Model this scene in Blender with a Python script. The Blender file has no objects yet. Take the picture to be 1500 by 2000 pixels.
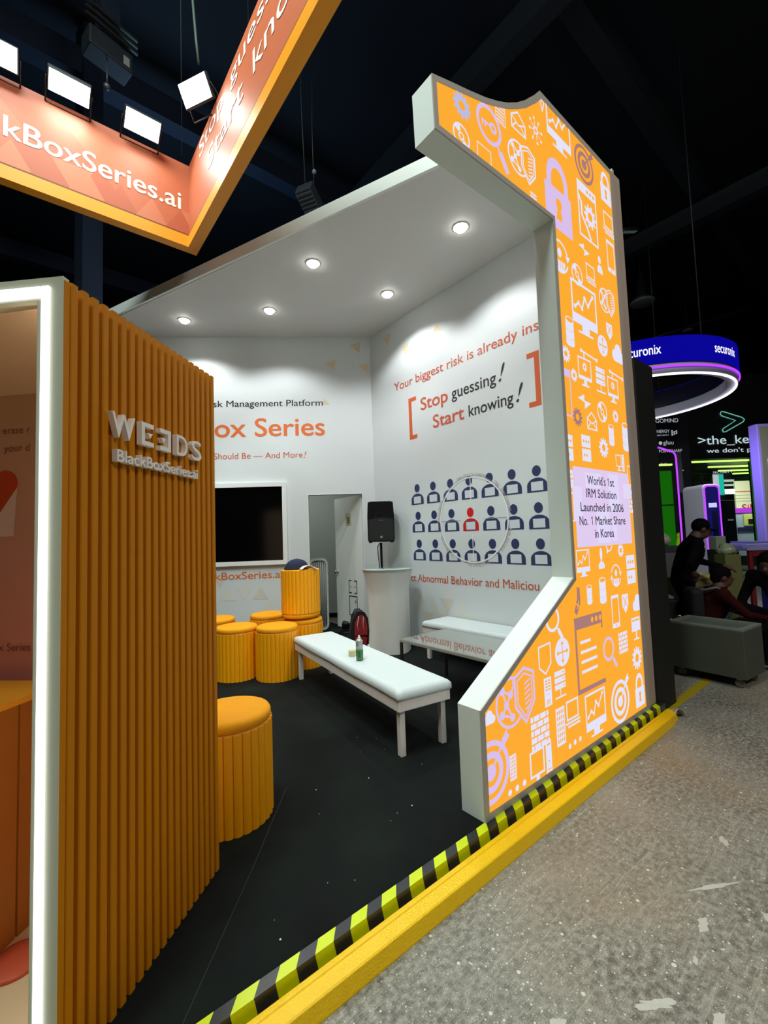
import bpy, bmesh, math, random
from math import sin, cos, pi, radians, sqrt, atan2
from mathutils import Vector, Matrix
from mathutils.geometry import tessellate_polygon

random.seed(7)
SC = bpy.context.scene
COL = SC.collection

# ------------------------------------------------------------------ camera
# World: X runs along the front edge of the booth, Y goes into the booth, Z up, metres.
CAM = Vector((-1.797, -1.483, 1.55))
ex = Vector((cos(radians(39.22)), -sin(radians(39.22)), 0.0))
ey = Vector((sin(radians(39.22)), cos(radians(39.22)), 0.0))
PITCH, ROLL = radians(3.44), radians(-2.006)
fwd = ey * cos(PITCH) + Vector((0, 0, 1)) * sin(PITCH)
up0 = -ey * sin(PITCH) + Vector((0, 0, 1)) * cos(PITCH)
right = ex * cos(ROLL) + up0 * sin(ROLL)
up = -ex * sin(ROLL) + up0 * cos(ROLL)
cam_data = bpy.data.cameras.new('camera')
cam = bpy.data.objects.new('camera', cam_data)
COL.objects.link(cam)
m = Matrix((right, up, -fwd)).transposed().to_4x4()
m.translation = CAM
cam.matrix_world = m
cam_data.sensor_fit = 'VERTICAL'
cam_data.sensor_height = 24.0
cam_data.sensor_width = 18.0
cam_data.lens = 24.0 * 851.7 / 2000.0
cam_data.clip_start = 0.05
cam_data.clip_end = 200
SC.camera = cam


def hall(x, y, z=0.0):
    """Hall axes: x to the right of and y straight ahead of the spot where the photographer stands."""
    p = ex * x + ey * y
    return Vector((p.x + CAM.x, p.y + CAM.y, z))


# ------------------------------------------------------------------ world, exposure, hall lights and added fill lights
SC.view_settings.view_transform = 'Standard'
SC.view_settings.look = 'None'
SC.view_settings.exposure = 0.0
SC.view_settings.gamma = 1.0
SC.view_settings.use_curve_mapping = False
W = bpy.data.worlds.new('hall_dark')
SC.world = W
W.use_nodes = True
W.node_tree.nodes['Background'].inputs[0].default_value = (0.30, 0.42, 0.50, 1)
W.node_tree.nodes['Background'].inputs[1].default_value = 0.0

P_DOWN = 84.0        # watts of each ceiling downlight
P_FLOOD = 8.0       # watts of each floodlight on the hanging sign
P_HALL = 265.0        # soft high-bay light over the aisle
TINT = (0.90, 1.0, 0.96)


def area_light(name, loc, target, power, sx, sy, color, spread=180, parent=None):
    d = bpy.data.lights.new(name, 'AREA')
    d.shape = 'RECTANGLE'
    d.size, d.size_y = sx, sy
    d.energy = power
    d.color = color
    d.spread = radians(spread)
    o = bpy.data.objects.new(name, d)
    COL.objects.link(o)
    o.location = loc
    o.rotation_euler = (Vector(target) - Vector(loc)).to_track_quat('-Z', 'Y').to_euler()
    if parent:
        o.parent = parent
    return o


area_light('hall_fill_light', (-2.2, 0.5, 8.4), (-0.2, -0.4, 0), P_HALL, 1.3, 1.3, (0.85, 1.0, 0.94))
area_light('hall_fill_light', (0.6, -6.2, 7.5), (0.4, 0.0, 0.4), 230, 1.6, 1.6, (1.0, 0.95, 0.88))
area_light('hall_fill_light', (-5.6, -1.2, 9.8), (-0.2, 1.5, 2.0), 280, 1.3, 1.3, (0.85, 1.0, 0.95))  # added light that brightens the roof fascia, no known lamp
area_light('hall_fill_light', hall(-4.5, 9.0, 6.2), hall(-3.5, 7.0, 11), 90, 3, 3, (0.35, 0.65, 1.0))  # added blue uplight that lifts the dark hall roof
area_light('hall_fill_light', hall(5.0, 1.2, 8.6), hall(4.2, 2.6, 0), 8, 1.6, 1.6, (1.0, 0.97, 0.9), 90)


# ------------------------------------------------------------------ materials
def lin(c):
    return tuple(((v / 255.0) / 12.92 if v / 255.0 <= 0.04045 else ((v / 255.0 + 0.055) / 1.055) ** 2.4) for v in c)


MATS = {}


def mat(name, rgb=(128, 128, 128), rough=0.6, metal=0.0, emit=None, strength=1.0, vary=0.0, scale=8.0,
        bump=0.0, bscale=60.0, trans=0.0, coat=0.0, spec=0.5, sheen=0.0, alpha=1.0, ior=1.5):
    if name in MATS:
        return MATS[name]
    M = bpy.data.materials.new(name)
    M.use_nodes = True
    nt = M.node_tree
    b = nt.nodes['Principled BSDF']
    c = lin(rgb)
    b.inputs['Base Color'].default_value = (*c, 1)
    b.inputs['Roughness'].default_value = rough
    b.inputs['Metallic'].default_value = metal
    b.inputs['Specular IOR Level'].default_value = spec
    b.inputs['IOR'].default_value = ior
    if trans:
        b.inputs['Transmission Weight'].default_value = trans
    if coat:
        b.inputs['Coat Weight'].default_value = coat
    if sheen:
        b.inputs['Sheen Weight'].default_value = sheen
    if alpha < 1:
        b.inputs['Alpha'].default_value = alpha
    if emit is not None:
        b.inputs['Emission Color'].default_value = (*lin(emit), 1)
        b.inputs['Emission Strength'].default_value = strength
    if vary or bump:
        tc = nt.nodes.new('ShaderNodeTexCoord')
        if vary:
            n = nt.nodes.new('ShaderNodeTexNoise')
            n.inputs['Scale'].default_value = scale
            n.inputs['Detail'].default_value = 4
            nt.links.new(tc.outputs['Object'], n.inputs['Vector'])
            r = nt.nodes.new('ShaderNodeMapRange')
            r.inputs[3].default_value = 1 - vary
            r.inputs[4].default_value = 1 + vary
            nt.links.new(n.outputs['Fac'], r.inputs[0])
            mx = nt.nodes.new('ShaderNodeVectorMath')
            mx.operation = 'SCALE'
            mx.inputs[0].default_value = c
            nt.links.new(r.outputs[0], mx.inputs['Scale'])
            nt.links.new(mx.outputs[0], b.inputs['Base Color'])
        if bump:
            n2 = nt.nodes.new('ShaderNodeTexNoise')
            n2.inputs['Scale'].default_value = bscale
            n2.inputs['Detail'].default_value = 3
            nt.links.new(tc.outputs['Object'], n2.inputs['Vector'])
            bp = nt.nodes.new('ShaderNodeBump')
            bp.inputs['Strength'].default_value = bump
            bp.inputs['Distance'].default_value = 0.01
            nt.links.new(n2.outputs['Fac'], bp.inputs['Height'])
            nt.links.new(bp.outputs[0], b.inputs['Normal'])
    MATS[name] = M
    return M


def glow(name, rgb, strength=1.0):
    """A surface that gives off light (screen, lamp, lit sign)."""
    if name in MATS:
        return MATS[name]
    M = bpy.data.materials.new(name)
    M.use_nodes = True
    nt = M.node_tree
    nt.nodes.remove(nt.nodes['Principled BSDF'])
    e = nt.nodes.new('ShaderNodeEmission')
    e.inputs[0].default_value = (*lin(rgb), 1)
    e.inputs[1].default_value = strength
    nt.links.new(e.outputs[0], nt.nodes['Material Output'].inputs[0])
    MATS[name] = M
    return M


white_wall = mat('white_wall', (218, 224, 226), 0.55, vary=0.015, scale=1.5)
white_ceiling = mat('white_ceiling', (222, 220, 218), 0.6)
white_paint = mat('white_paint', (238, 244, 240), 0.45, vary=0.02, scale=3)
arch_white = mat('arch_white', (230, 240, 235), 0.5, vary=0.02, scale=4)
arch_grey = mat('arch_grey', (184, 178, 170), 0.45)
post_brown = mat('post_brown', (186, 168, 156), 0.55, vary=0.04, scale=5)
orange_slat = mat('orange_slat', (208, 130, 0), 0.65, spec=0.25, vary=0.04, scale=20)
orange_core = mat('orange_core', (214, 120, 10), 0.6)
orange_stool = mat('orange_stool', (255, 172, 0), 0.45, vary=0.03, scale=12)
orange_velvet = mat('orange_velvet', (240, 160, 10), 0.75, vary=0.06, scale=14, spec=0.25)
sign_print = mat('sign_print', (198, 104, 66), 0.5)
sign_light = mat('sign_print_light', (208, 120, 82), 0.5)
sign_dark = mat('sign_print_dark', (190, 94, 58), 0.5)
sign_white = mat('sign_white', (250, 236, 226), 0.5)
sign_band = mat('sign_band', (250, 162, 8), 0.45)
letter_white = mat('letter_white', (252, 248, 242), 0.4)
txt_orange = mat('text_orange', (228, 112, 52), 0.5)
txt_red = mat('text_rust', (205, 84, 48), 0.5)
txt_black = mat('text_black', (12, 14, 20), 0.5)
icon_navy = mat('icon_navy', (44, 56, 98), 0.5)
icon_red = mat('icon_red', (214, 24, 24), 0.5)
beige_tri = mat('print_beige', (222, 202, 170), 0.55)
pale_tri = mat('print_pale', (222, 222, 214), 0.55)
black_plastic = mat('black_plastic', (8, 8, 9), 0.4, spec=0.3, bump=0.05, bscale=300)
black_grille = mat('black_grille', (9, 9, 10), 0.6, bump=0.3, bscale=600)
black_metal = mat('black_metal', (16, 16, 18), 0.35, metal=0.6)
steel = mat('steel', (190, 188, 182), 0.25, metal=1.0)
dark_steel = mat('dark_steel', (96, 84, 74), 0.35, metal=0.9)
cushion_white = mat('cushion_white', (212, 222, 223), 0.55, vary=0.02, scale=5, bump=0.05, bscale=10)
bench_wood = mat('bench_paint', (234, 226, 222), 0.5, vary=0.03, scale=9)
cloth_white = mat('stretch_cloth', (232, 230, 226), 0.8, vary=0.02, scale=4)
screen_black = mat('screen_black', (4, 4, 5), 0.12)
trim_white = mat('trim_white', (238, 240, 240), 0.4)
yellow_curb = None



# ------------------------------------------------------------------ mesh helpers
class MB:
    """Collects shapes and links them as ONE mesh object."""

    def __init__(self):
        self.v, self.f, self.mi, self.sm = [], [], [], []

    def add(self, vs, fs, m=0, smooth=False, M=None):
        o = len(self.v)
        for p in vs:
            p = Vector(p)
            self.v.append(tuple(M @ p if M is not None else p))
        for f in fs:
            self.f.append([i + o for i in f])
            self.mi.append(m)
            self.sm.append(smooth)
        return self

    def box(self, x0, x1, y0, y1, z0, z1, m=0, M=None):
        vs = [(x0, y0, z0), (x1, y0, z0), (x1, y1, z0), (x0, y1, z0), (x0, y0, z1), (x1, y0, z1), (x1, y1, z1), (x0, y1, z1)]
        return self.add(vs, [(0, 3, 2, 1), (4, 5, 6, 7), (0, 1, 5, 4), (1, 2, 6, 5), (2, 3, 7, 6), (3, 0, 4, 7)], m, False, M)

    def prism(self, pts, y0, y1, m=0, side=None, M=None):
        """outline in (x, z), extruded along y; listed counter-clockwise seen from -y"""
        n = len(pts)
        vs = [(x, y0, z) for x, z in pts] + [(x, y1, z) for x, z in pts]
        self.add(vs, [list(range(n)), list(range(2 * n - 1, n - 1, -1))], m, False, M)
        s = m if side is None else side
        self.add(vs, [(i, i + n, (i + 1) % n + n, (i + 1) % n) for i in range(n)], s, False, M)
        return self

    def prismz(self, pts, z0, z1, m=0, M=None, smooth=False):
        n = len(pts)
        vs = [(x, y, z0) for x, y in pts] + [(x, y, z1) for x, y in pts]
        self.add(vs, [list(range(n - 1, -1, -1)), list(range(n, 2 * n))], m, False, M)
        return self.add(vs, [(i, (i + 1) % n, (i + 1) % n + n, i + n) for i in range(n)], m, smooth, M)

    def lathe(self, prof, n=32, m=0, c=(0, 0, 0), smooth=True, M=None, sx=1.0, sy=1.0):
        vs, fs = [], []
        for r, z in prof:
            for k in range(n):
                a = 2 * pi * k / n
                vs.append((c[0] + r * sx * cos(a), c[1] + r * sy * sin(a), c[2] + z))
        for i in range(len(prof) - 1):
            for k in range(n):
                k2 = (k + 1) % n
                fs.append((i * n + k, i * n + k2, (i + 1) * n + k2, (i + 1) * n + k))
        if prof[0][0] > 1e-5 and prof[0] != prof[-1]:
            fs.append(list(range(n - 1, -1, -1)))
        if prof[-1][0] > 1e-5 and prof[0] != prof[-1]:
            fs.append([(len(prof) - 1) * n + k for k in range(n)])
        return self.add(vs, fs, m, smooth, M)

    def tube(self, path, r, n=8, m=0, M=None, closed=False):
        path = [Vector(p) for p in path]
        rs = r if isinstance(r, (list, tuple)) else [r] * len(path)
        vs, fs = [], []
        K = len(path)
        prev = None
        for i, p in enumerate(path):
            if closed:
                t = path[(i + 1) % K] - path[i - 1]
            else:
                t = path[min(i + 1, K - 1)] - path[max(i - 1, 0)]
            t.normalize()
            if prev is None:
                a = t.orthogonal().normalized()
            else:
                a = (prev - t * prev.dot(t)).normalized()
            prev = a
            b = t.cross(a)
            for k in range(n):
                th = 2 * pi * k / n
                vs.append(p + (a * cos(th) + b * sin(th)) * rs[i])
        for i in range(K if closed else K - 1):
            j = (i + 1) % K
            for k in range(n):
                k2 = (k + 1) % n
                fs.append((i * n + k, i * n + k2, j * n + k2, j * n + k))
        if not closed:
            fs.append(list(range(n - 1, -1, -1)))
            fs.append([(K - 1) * n + k for k in range(n)])
        return self.add(vs, fs, m, True, M)

    def ball(self, c, r, n=16, m=0, M=None):
        if not isinstance(r, (tuple, list)):
            r = (r, r, r)
        vs, fs = [], []
        h = n // 2
        for i in range(h + 1):
            t = pi * i / h
            for k in range(n):
                a = 2 * pi * k / n
                vs.append((c[0] + r[0] * sin(t) * cos(a), c[1] + r[1] * sin(t) * sin(a), c[2] - r[2] * cos(t)))
        for i in range(h):
            for k in range(n):
                k2 = (k + 1) % n
                fs.append((i * n + k, i * n + k2, (i + 1) * n + k2, (i + 1) * n + k))
        return self.add(vs, fs, m, True, M)

    def build(self, name, mats, parent=None, loc=None, rotz=0.0, bevel=0.0, seg=2, subsurf=0, weld=False):
        me = bpy.data.meshes.new(name)
        me.from_pydata([tuple(p) for p in self.v], [], self.f)
        if not isinstance(mats, (list, tuple)):
            mats = [mats]
        for q in mats:
            me.materials.append(q)
        me.polygons.foreach_set('material_index', self.mi)
        me.polygons.foreach_set('use_smooth', self.sm)
        me.update()
        if weld:
            bm = bmesh.new()
            bm.from_mesh(me)
            bmesh.ops.remove_doubles(bm, verts=bm.verts, dist=1e-5)
            bmesh.ops.recalc_face_normals(bm, faces=bm.faces)
            bm.to_mesh(me)
            bm.free()
        o = bpy.data.objects.new(name, me)
        COL.objects.link(o)
        if parent:
            o.parent = parent
        if loc is not None:
            o.location = loc
        if rotz:
            o.rotation_euler = (0, 0, rotz)
        if bevel:
            md = o.modifiers.new('bevel', 'BEVEL')
            md.width = bevel
            md.segments = seg
            md.limit_method = 'ANGLE'
            md.angle_limit = radians(40)
        if subsurf:
            md = o.modifiers.new('subdivision', 'SUBSURF')
            md.levels = md.render_levels = subsurf
        return o


def thing(name, label, cat, loc=(0, 0, 0), rotz=0.0, group=None):
    o = bpy.data.objects.new(name, None)
    COL.objects.link(o)
    o.location = loc
    o.rotation_euler = (0, 0, rotz)
    o.empty_display_size = 0.1
    return tag(o, label, cat, group)


def tag(o, label, cat, group=None):
    o['label'] = label
    o['category'] = cat
    if group:
        o['group'] = group
    return o


def struct(o, label=None):
    o['kind'] = 'structure'
    if label:
        o['label'] = label
    return o


def copy_thing(o, loc, rotz, label, group=None):
    c = o.copy()
    COL.objects.link(c)
    c.location = loc
    c.rotation_euler = (0, 0, rotz)
    tag(c, label, o['category'], group or o.get('group'))
    for ch in list(o.children):
        d = ch.copy()
        COL.objects.link(d)
        d.parent = c
        for g in list(ch.children):
            e = g.copy()
            COL.objects.link(e)
            e.parent = d
    return c


# ------------------------------------------------------------------ lettering
_TXT = {}


def text_geo(body, bold=0.0, extrude=0.0, bevel=0.0):
    key = (body, bold, extrude, bevel)
    if key in _TXT:
        return _TXT[key]
    cu = bpy.data.curves.new('lettering', 'FONT')
    cu.body = body
    cu.size = 1.0
    cu.extrude = extrude
    cu.bevel_depth = bevel
    cu.resolution_u = 5
    o = bpy.data.objects.new('lettering', cu)
    COL.objects.link(o)
    bpy.context.view_layer.update()
    dg = bpy.context.evaluated_depsgraph_get()
    me = bpy.data.meshes.new_from_object(o.evaluated_get(dg))
    vs = [tuple(v.co) for v in me.vertices]
    fs = [tuple(p.vertices) for p in me.polygons]
    bpy.data.meshes.remove(me)
    bpy.data.objects.remove(o)
    bpy.data.curves.remove(cu)
    if bold:
        n = len(vs)
        vs = [(x - bold, y, z) for x, y, z in vs] + [(x + bold, y, z) for x, y, z in vs] + [(x, y + bold * .7, z) for x, y, z in vs] + [(x, y - bold * .7, z) for x, y, z in vs]
        fs = [tuple(i + n * k for i in f) for k in range(4) for f in fs]
    _TXT[key] = (vs, fs)
    return vs, fs


_h = text_geo('H')[0]
CAP = max(v[1] for v in _h) - min(v[1] for v in _h)


def put_text(mb, body, x0, x1, base, cap, y=-0.002, m=0, bold=0.0, depth=0.0, shear=0.0, mirror=False):
    """Lettering on a plane facing -y: from x0 to x1, standing on z = base, capitals cap high.
    Either x0 or x1 may be None (natural width)."""
    ext = 0.5 if depth else 0.0
    vs, fs = text_geo(body, bold, ext, 0.0)
    a, b = min(v[0] for v in vs), max(v[0] for v in vs)
    s = cap / CAP
    if x0 is None:
        sx, ox = s, x1 - b * s
    elif x1 is None:
        sx, ox = s, x0 - a * s
    else:
        sx = (x1 - x0) / (b - a)
        ox = x0 - a * sx
    out = []
    n4 = len(vs) // 4
    for i, p in enumerate(vs):
        lift = -.00018 * (i // n4) if bold else 0.0
        px = p[0]
        if mirror:
            px = a + b - px
        z = base + p[1] * s
        out.append((ox + px * sx + shear * (z - base), y - (p[2] * depth) + lift, z))
    if mirror:
        fs = [tuple(reversed(f)) for f in fs]
    mb.add(out, fs, m)
    return mb


def digit_one(mb, x, base, cap, w, y=-0.002, m=0):
    """a figure one with its flag, stem from x to x + w"""
    flat(mb, [(x, base), (x + w, base), (x + w, base + cap), (x + w * .2, base + cap), (x, base + cap * .97)], y, m)
    flat(mb, [(x - w * 1.5, base + cap * .78), (x - w * 1.5, base + cap * .66), (x, base + cap * .82), (x, base + cap * .97)], y, m)


def frame2d(x0, x1, z0, z1, w):
    """four bars of a rectangular outline, each a convex polygon"""
    return [[(x0, z0), (x1, z0), (x1, z0 + w), (x0, z0 + w)], [(x0, z1 - w), (x1, z1 - w), (x1, z1), (x0, z1)],
            [(x0, z0 + w), (x0 + w, z0 + w), (x0 + w, z1 - w), (x0, z1 - w)], [(x1 - w, z0 + w), (x1, z0 + w), (x1, z1 - w), (x1 - w, z1 - w)]]


def flat(mb, pts, y, m=0):
    mb.add([(x, y, z) for x, z in pts], [list(range(len(pts)))], m)


def roundrect(x0, x1, z0, z1, r, n=5):
    pts = []
    for cx, cz, a in ((x1 - r, z0 + r, -pi / 2), (x1 - r, z1 - r, 0), (x0 + r, z1 - r, pi / 2), (x0 + r, z0 + r, pi)):
        for k in range(n + 1):
            t = a + pi / 2 * k / n
            pts.append((cx + r * cos(t), cz + r * sin(t)))
    return pts


# ================================================================== THE HALL
def concrete_mat():
    M = bpy.data.materials.new('concrete')
    M.use_nodes = True
    nt = M.node_tree
    N, Lk = nt.nodes, nt.links
    b = N['Principled BSDF']
    tc = N.new('ShaderNodeTexCoord')

    def noise(scale, detail=5, stretch=None, dist=0.0):
        n = N.new('ShaderNodeTexNoise')
        n.inputs['Scale'].default_value = scale
        n.inputs['Detail'].default_value = detail
        n.inputs['Distortion'].default_value = dist
        if stretch:
            mp = N.new('ShaderNodeMapping')
            mp.inputs['Scale'].default_value = stretch[0]
            mp.inputs['Rotation'].default_value = (0, 0, stretch[1])
            Lk.new(tc.outputs['Object'], mp.inputs[0])
            Lk.new(mp.outputs[0], n.inputs['Vector'])
        else:
            Lk.new(tc.outputs['Object'], n.inputs['Vector'])
        return n.outputs['Fac']

    def ramp(src, stops):
        r = N.new('ShaderNodeValToRGB')
        e = r.color_ramp.elements
        while len(e) < len(stops):
            e.new(0.5)
        for i, (p, c) in enumerate(stops):
            e[i].position = p
            e[i].color = (*c, 1)
        Lk.new(src, r.inputs[0])
        return r.outputs[0]

    def mix(fac, a, bb):
        x = N.new('ShaderNodeMix')
        x.data_type = 'RGBA'
        Lk.new(fac, x.inputs[0])
        Lk.new(a, x.inputs[6]) if hasattr(a, 'links') else setattr(x.inputs[6], 'default_value', (*a, 1))
        Lk.new(bb, x.inputs[7]) if hasattr(bb, 'links') else setattr(x.inputs[7], 'default_value', (*bb, 1))
        return x.outputs[2]

    base = ramp(noise(1.6, 8), [(0.30, lin((90, 86, 76))), (0.5, lin((121, 118, 107))), (0.72, lin((150, 149, 140)))])
    fine = ramp(noise(38, 6), [(0.36, (0, 0, 0)), (0.66, (1, 1, 1))])
    col = mix(fine, base, lin((164, 162, 150)))
    sp = ramp(noise(150, 3), [(0.45, (0, 0, 0)), (0.60, (1, 1, 1))])
    md = N.new('ShaderNodeMix')
    md.data_type = 'RGBA'
    md.blend_type = 'MULTIPLY'
    md.inputs[0].default_value = 0.55
    Lk.new(col, md.inputs[6])
    Lk.new(ramp(noise(190, 8), [(0.36, (0.30, 0.29, 0.27)), (0.62, (1.1, 1.1, 1.1))]), md.inputs[7])
    col = md.outputs[2]
    warm = ramp(noise(0.9, 3), [(0.55, (0, 0, 0)), (0.75, (0.45, 0.45, 0.45))])
    col = mix(warm, col, lin((150, 128, 96)))
    # pale scuffs dragged one way
    scr = ramp(noise(3.0, 7, ((1.0, 9.0, 1.0), 0.5), 0.6), [(0.62, (0, 0, 0)), (0.74, (0.45, 0.45, 0.45))])
    col = mix(scr, col, lin((190, 190, 180)))
    scr2 = ramp(noise(4.0, 7, ((1.0, 14.0, 1.0), -0.7), 0.4), [(0.65, (0, 0, 0)), (0.74, (0.4, 0.4, 0.4))])
    col = mix(scr2, col, lin((196, 196, 186)))
    for sc_, st_, ro_ in ((9.0, 13.0, 0.95), (15.0, 11.0, -0.35), (7.0, 16.0, 1.7)):
        f_ = ramp(noise(sc_, 8, ((1.0, st_, 1.0), ro_), 0.8), [(0.60, (0, 0, 0)), (0.70, (0.27, 0.27, 0.27))])
        col = mix(f_, col, lin((204, 203, 192)))
    # paint drops
    for sc, thr in ((22.0, 0.16), (55.0, 0.22), (8.0, 0.09), (110.0, 0.24)):
        v = N.new('ShaderNodeTexVoronoi')
        v.inputs['Scale'].default_value = sc
        v.inputs['Randomness'].default_value = 1.0
        Lk.new(tc.outputs['Object'], v.inputs['Vector'])
        wn = N.new('ShaderNodeTexWhiteNoise')
        Lk.new(v.outputs['Position'], wn.inputs['Vector'])
        th = N.new('ShaderNodeMath')
        th.operation = 'MULTIPLY'
        Lk.new(wn.outputs['Value'], th.inputs[0])
        th.inputs[1].default_value = thr * 1.7
        ad = N.new('ShaderNodeMath')
        ad.operation = 'SUBTRACT'
        Lk.new(th.outputs[0], ad.inputs[0])
        ad.inputs[1].default_value = thr * 0.7
        lt = N.new('ShaderNodeMath')
        lt.operation = 'LESS_THAN'
        Lk.new(v.outputs['Distance'], lt.inputs[0])
        Lk.new(ad.outputs[0], lt.inputs[1])
        col = mix(lt.outputs[0], col, lin((214, 212, 200)))
    Lk.new(col, b.inputs['Base Color'])
    rr = ramp(noise(5, 5), [(0.3, (0.38, 0.38, 0.38)), (0.7, (0.62, 0.62, 0.62))])
    Lk.new(rr, b.inputs['Roughness'])
    bp = N.new('ShaderNodeBump')
    bp.inputs['Strength'].default_value = 0.25
    bp.inputs['Distance'].default_value = 0.004
    Lk.new(noise(110, 6), bp.inputs['Height'])
    Lk.new(bp.outputs[0], b.inputs['Normal'])
    return M


concrete = concrete_mat()
floor = struct(MB().box(-22, 30, -16, 34, -0.25, 0.0).build('floor', concrete))
splash = mat('paint_splash', (190, 189, 178), 0.55, vary=0.15, scale=60)
mb = MB()
rs = random.Random(3)
#  centre in hall axes, size along / across, turn
for x, y, a, bq, t in ((1.19, 1.80, .045, .026, .2), (1.37, 1.98, .012, .16, 1.0), (1.47, 1.80, .07, .03, .9), (0.83, 1.52, .09, .022, -.7),
                       (1.00, 1.47, .035, .02, .3), (0.88, 1.40, .05, .025, -.9), (0.49, 1.47, .035, .03, .4), (1.02, 1.26, .03, .022, .1),
                       (0.42, 1.15, .12, .045, .2), (1.28, 1.50, .05, .03, .6), (1.43, 1.30, .035, .02, .2), (1.30, 1.36, .03, .07, .5),
                       (0.66, 1.30, .02, .07, .8), (1.62, 2.25, .05, .02, .4), (1.06, 1.66, .02, .012, .4), (0.36, 1.38, .025, .06, .3),
                       (1.10, 1.12, .02, .09, .6), (1.33, 1.14, .05, .02, .3)):
    c = hall(x, y)
    n = 64
    pts = []
    ph = [rs.uniform(0, 6.3) for _ in range(6)]
    for k in range(n):
        th = 2 * pi * k / n
        rr = 0.82 + sum(.20 / (q + 1) ** .95 * sin((2 * q + 2) * th + ph[q]) for q in range(6)) + .10 * (rs.random() - .5)
        px, py = a * .9 * rr * cos(th), bq * .9 * rr * sin(th)
        pts.append((c.x + px * cos(t) - py * sin(t), c.y + px * sin(t) + py * cos(t)))
    mb.prismz(pts, 0.0, 0.0006)
mb.build('paint_splash', splash, floor)
hall_black = mat('hall_black', (14, 20, 30), 0.8, vary=0.3, scale=0.6)
hall_blue = mat('hall_blue', (16, 30, 52), 0.7, vary=0.2, scale=0.8)
hall_dark = mat('hall_dark_metal', (34, 40, 46), 0.55)
struct(MB().box(-22, 30, -16, 34, 11.0, 11.2).build('ceiling', hall_black))
struct(MB().box(-22, 30, 33.8, 34, 0, 11).build('wall_back', hall_black))
struct(MB().box(29.8, 30, -16, 34, 0, 11).build('wall_right', hall_black))
struct(MB().box(-22, -21.8, -16, 34, 0, 11).build('wall_left', hall_black))

# painted yellow line continuing past the kerb
yl = mat('line_yellow', (176, 152, 20), 0.55, vary=0.15, scale=20)
MB().box(2.30, 3.62, -0.05, 0.03, 0.0, 0.0012).build('floor_line', yl, floor)

# ------------------------------------------------------------------ booth platform
def carpet_mat():
    M = bpy.data.materials.new('black_carpet')
    M.use_nodes = True
    nt = M.node_tree
    b = nt.nodes['Principled BSDF']
    b.inputs['Roughness'].default_value = 0.9
    b.inputs['Specular IOR Level'].default_value = 0.2
    tc = nt.nodes.new('ShaderNodeTexCoord')
    n = nt.nodes.new('ShaderNodeTexNoise')
    n.inputs['Scale'].default_value = 1.7
    n.inputs['Detail'].default_value = 7
    nt.links.new(tc.outputs['Object'], n.inputs['Vector'])
    r = nt.nodes.new('ShaderNodeValToRGB')
    r.color_ramp.elements[0].position = 0.40
    r.color_ramp.elements[0].color = (*lin((6, 10, 9)), 1)
    r.color_ramp.elements[1].position = 0.78
    r.color_ramp.elements[1].color = (*lin((24, 32, 29)), 1)
    nt.links.new(n.outputs['Fac'], r.inputs[0])
    nt.links.new(r.outputs[0], b.inputs['Base Color'])
    n2 = nt.nodes.new('ShaderNodeTexNoise')
    n2.inputs['Scale'].default_value = 260
    nt.links.new(tc.outputs['Object'], n2.inputs['Vector'])
    bp = nt.nodes.new('ShaderNodeBump')
    bp.inputs['Strength'].default_value = 0.5
    bp.inputs['Distance'].default_value = 0.004
    nt.links.new(n2.outputs['Fac'], bp.inputs['Height'])
    nt.links.new(bp.outputs[0], b.inputs['Normal'])
    return M


CZ = 0.10
carpet = carpet_mat()
platform = MB().prismz([(-4.6, -0.04), (2.36, -0.04), (2.36, 5.9), (-1.6, 8.7), (-4.6, 8.7)], 0.0, CZ).build('floor_carpet', carpet)
struct(platform)
# a thin pale seam where two widths of carpet meet
seam = mat('carpet_seam', (74, 78, 76), 0.9)
mb = MB()
mb.tube([(-1.43, 0.02, CZ + 0.0003), (-0.99, 0.52, CZ + 0.0003), (-0.60, 0.985, CZ + 0.0003)], 0.0011, 5)
mb.build('carpet_seam', seam, platform)
# white crumbs and dust on the carpet
crumb = mat('crumb', (220, 220, 215), 0.7)
mb = MB()
for k in range(26):
    x, y = rs.uniform(-1.3, 0.2), rs.uniform(0.05, 1.4)
    if y - 0.05 > (x + 1.5) * 1.1:
        continue
    r_ = rs.choice([.002, .0025, .003, .005])
    mb.ball((x, y, CZ + r_ * .5), (r_, r_, r_ * .6), 6)
mb.build('crumb', crumb, platform)

# hazard tape: flat strip on the platform edge and down its riser
lime = mat('tape_lime', (214, 232, 0), 0.35)
tape_black = mat('tape_black', (40, 44, 46), 0.3)
mb = MB()
y0, y1, z1 = -0.0415, 0.005, CZ + 0.0012
mb.box(-4.6, 2.34, y0, y1, CZ, z1, 1)
mb.box(-4.6, 2.34, y0, -0.040, 0.004, CZ, 1)
P = 0.1495
sl = 0.040
k0 = -0.737
for k in range(-21, 27):
    a = k0 + k * P
    if a > 2.30 or a < -4.4:
        continue
    w = 0.076
    #  across the top, slanting on towards the edge, then down the riser
    x0, x1 = a - w, a
    mb.add([(x0 - sl, y0 - .0003, z1 + .0004), (x1 - sl, y0 - .0003, z1 + .0004), (x1, y1, z1 + .0004), (x0, y1, z1 + .0004)], [(0, 1, 2, 3)], 0)
    d = 0.085
    mb.add([(x0 - sl, y0 - .0006, z1 + .0004), (x1 - sl, y0 - .0006, z1 + .0004), (x1 - sl + d * .25, y0 - .0006, 0.004), (x0 - sl + d * .25, y0 - .0006, 0.004)], [(3, 2, 1, 0)], 0)
tag(mb.build('hazard_tape', [lime, tape_black]), 'lime and black striped hazard tape along the carpeted platform edge', 'tape')


def curb_mat():
    M = mat('curb_yellow', (255, 204, 0), 0.4, vary=0.07, scale=30, bump=0.35, bscale=120)
    return M


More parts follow.
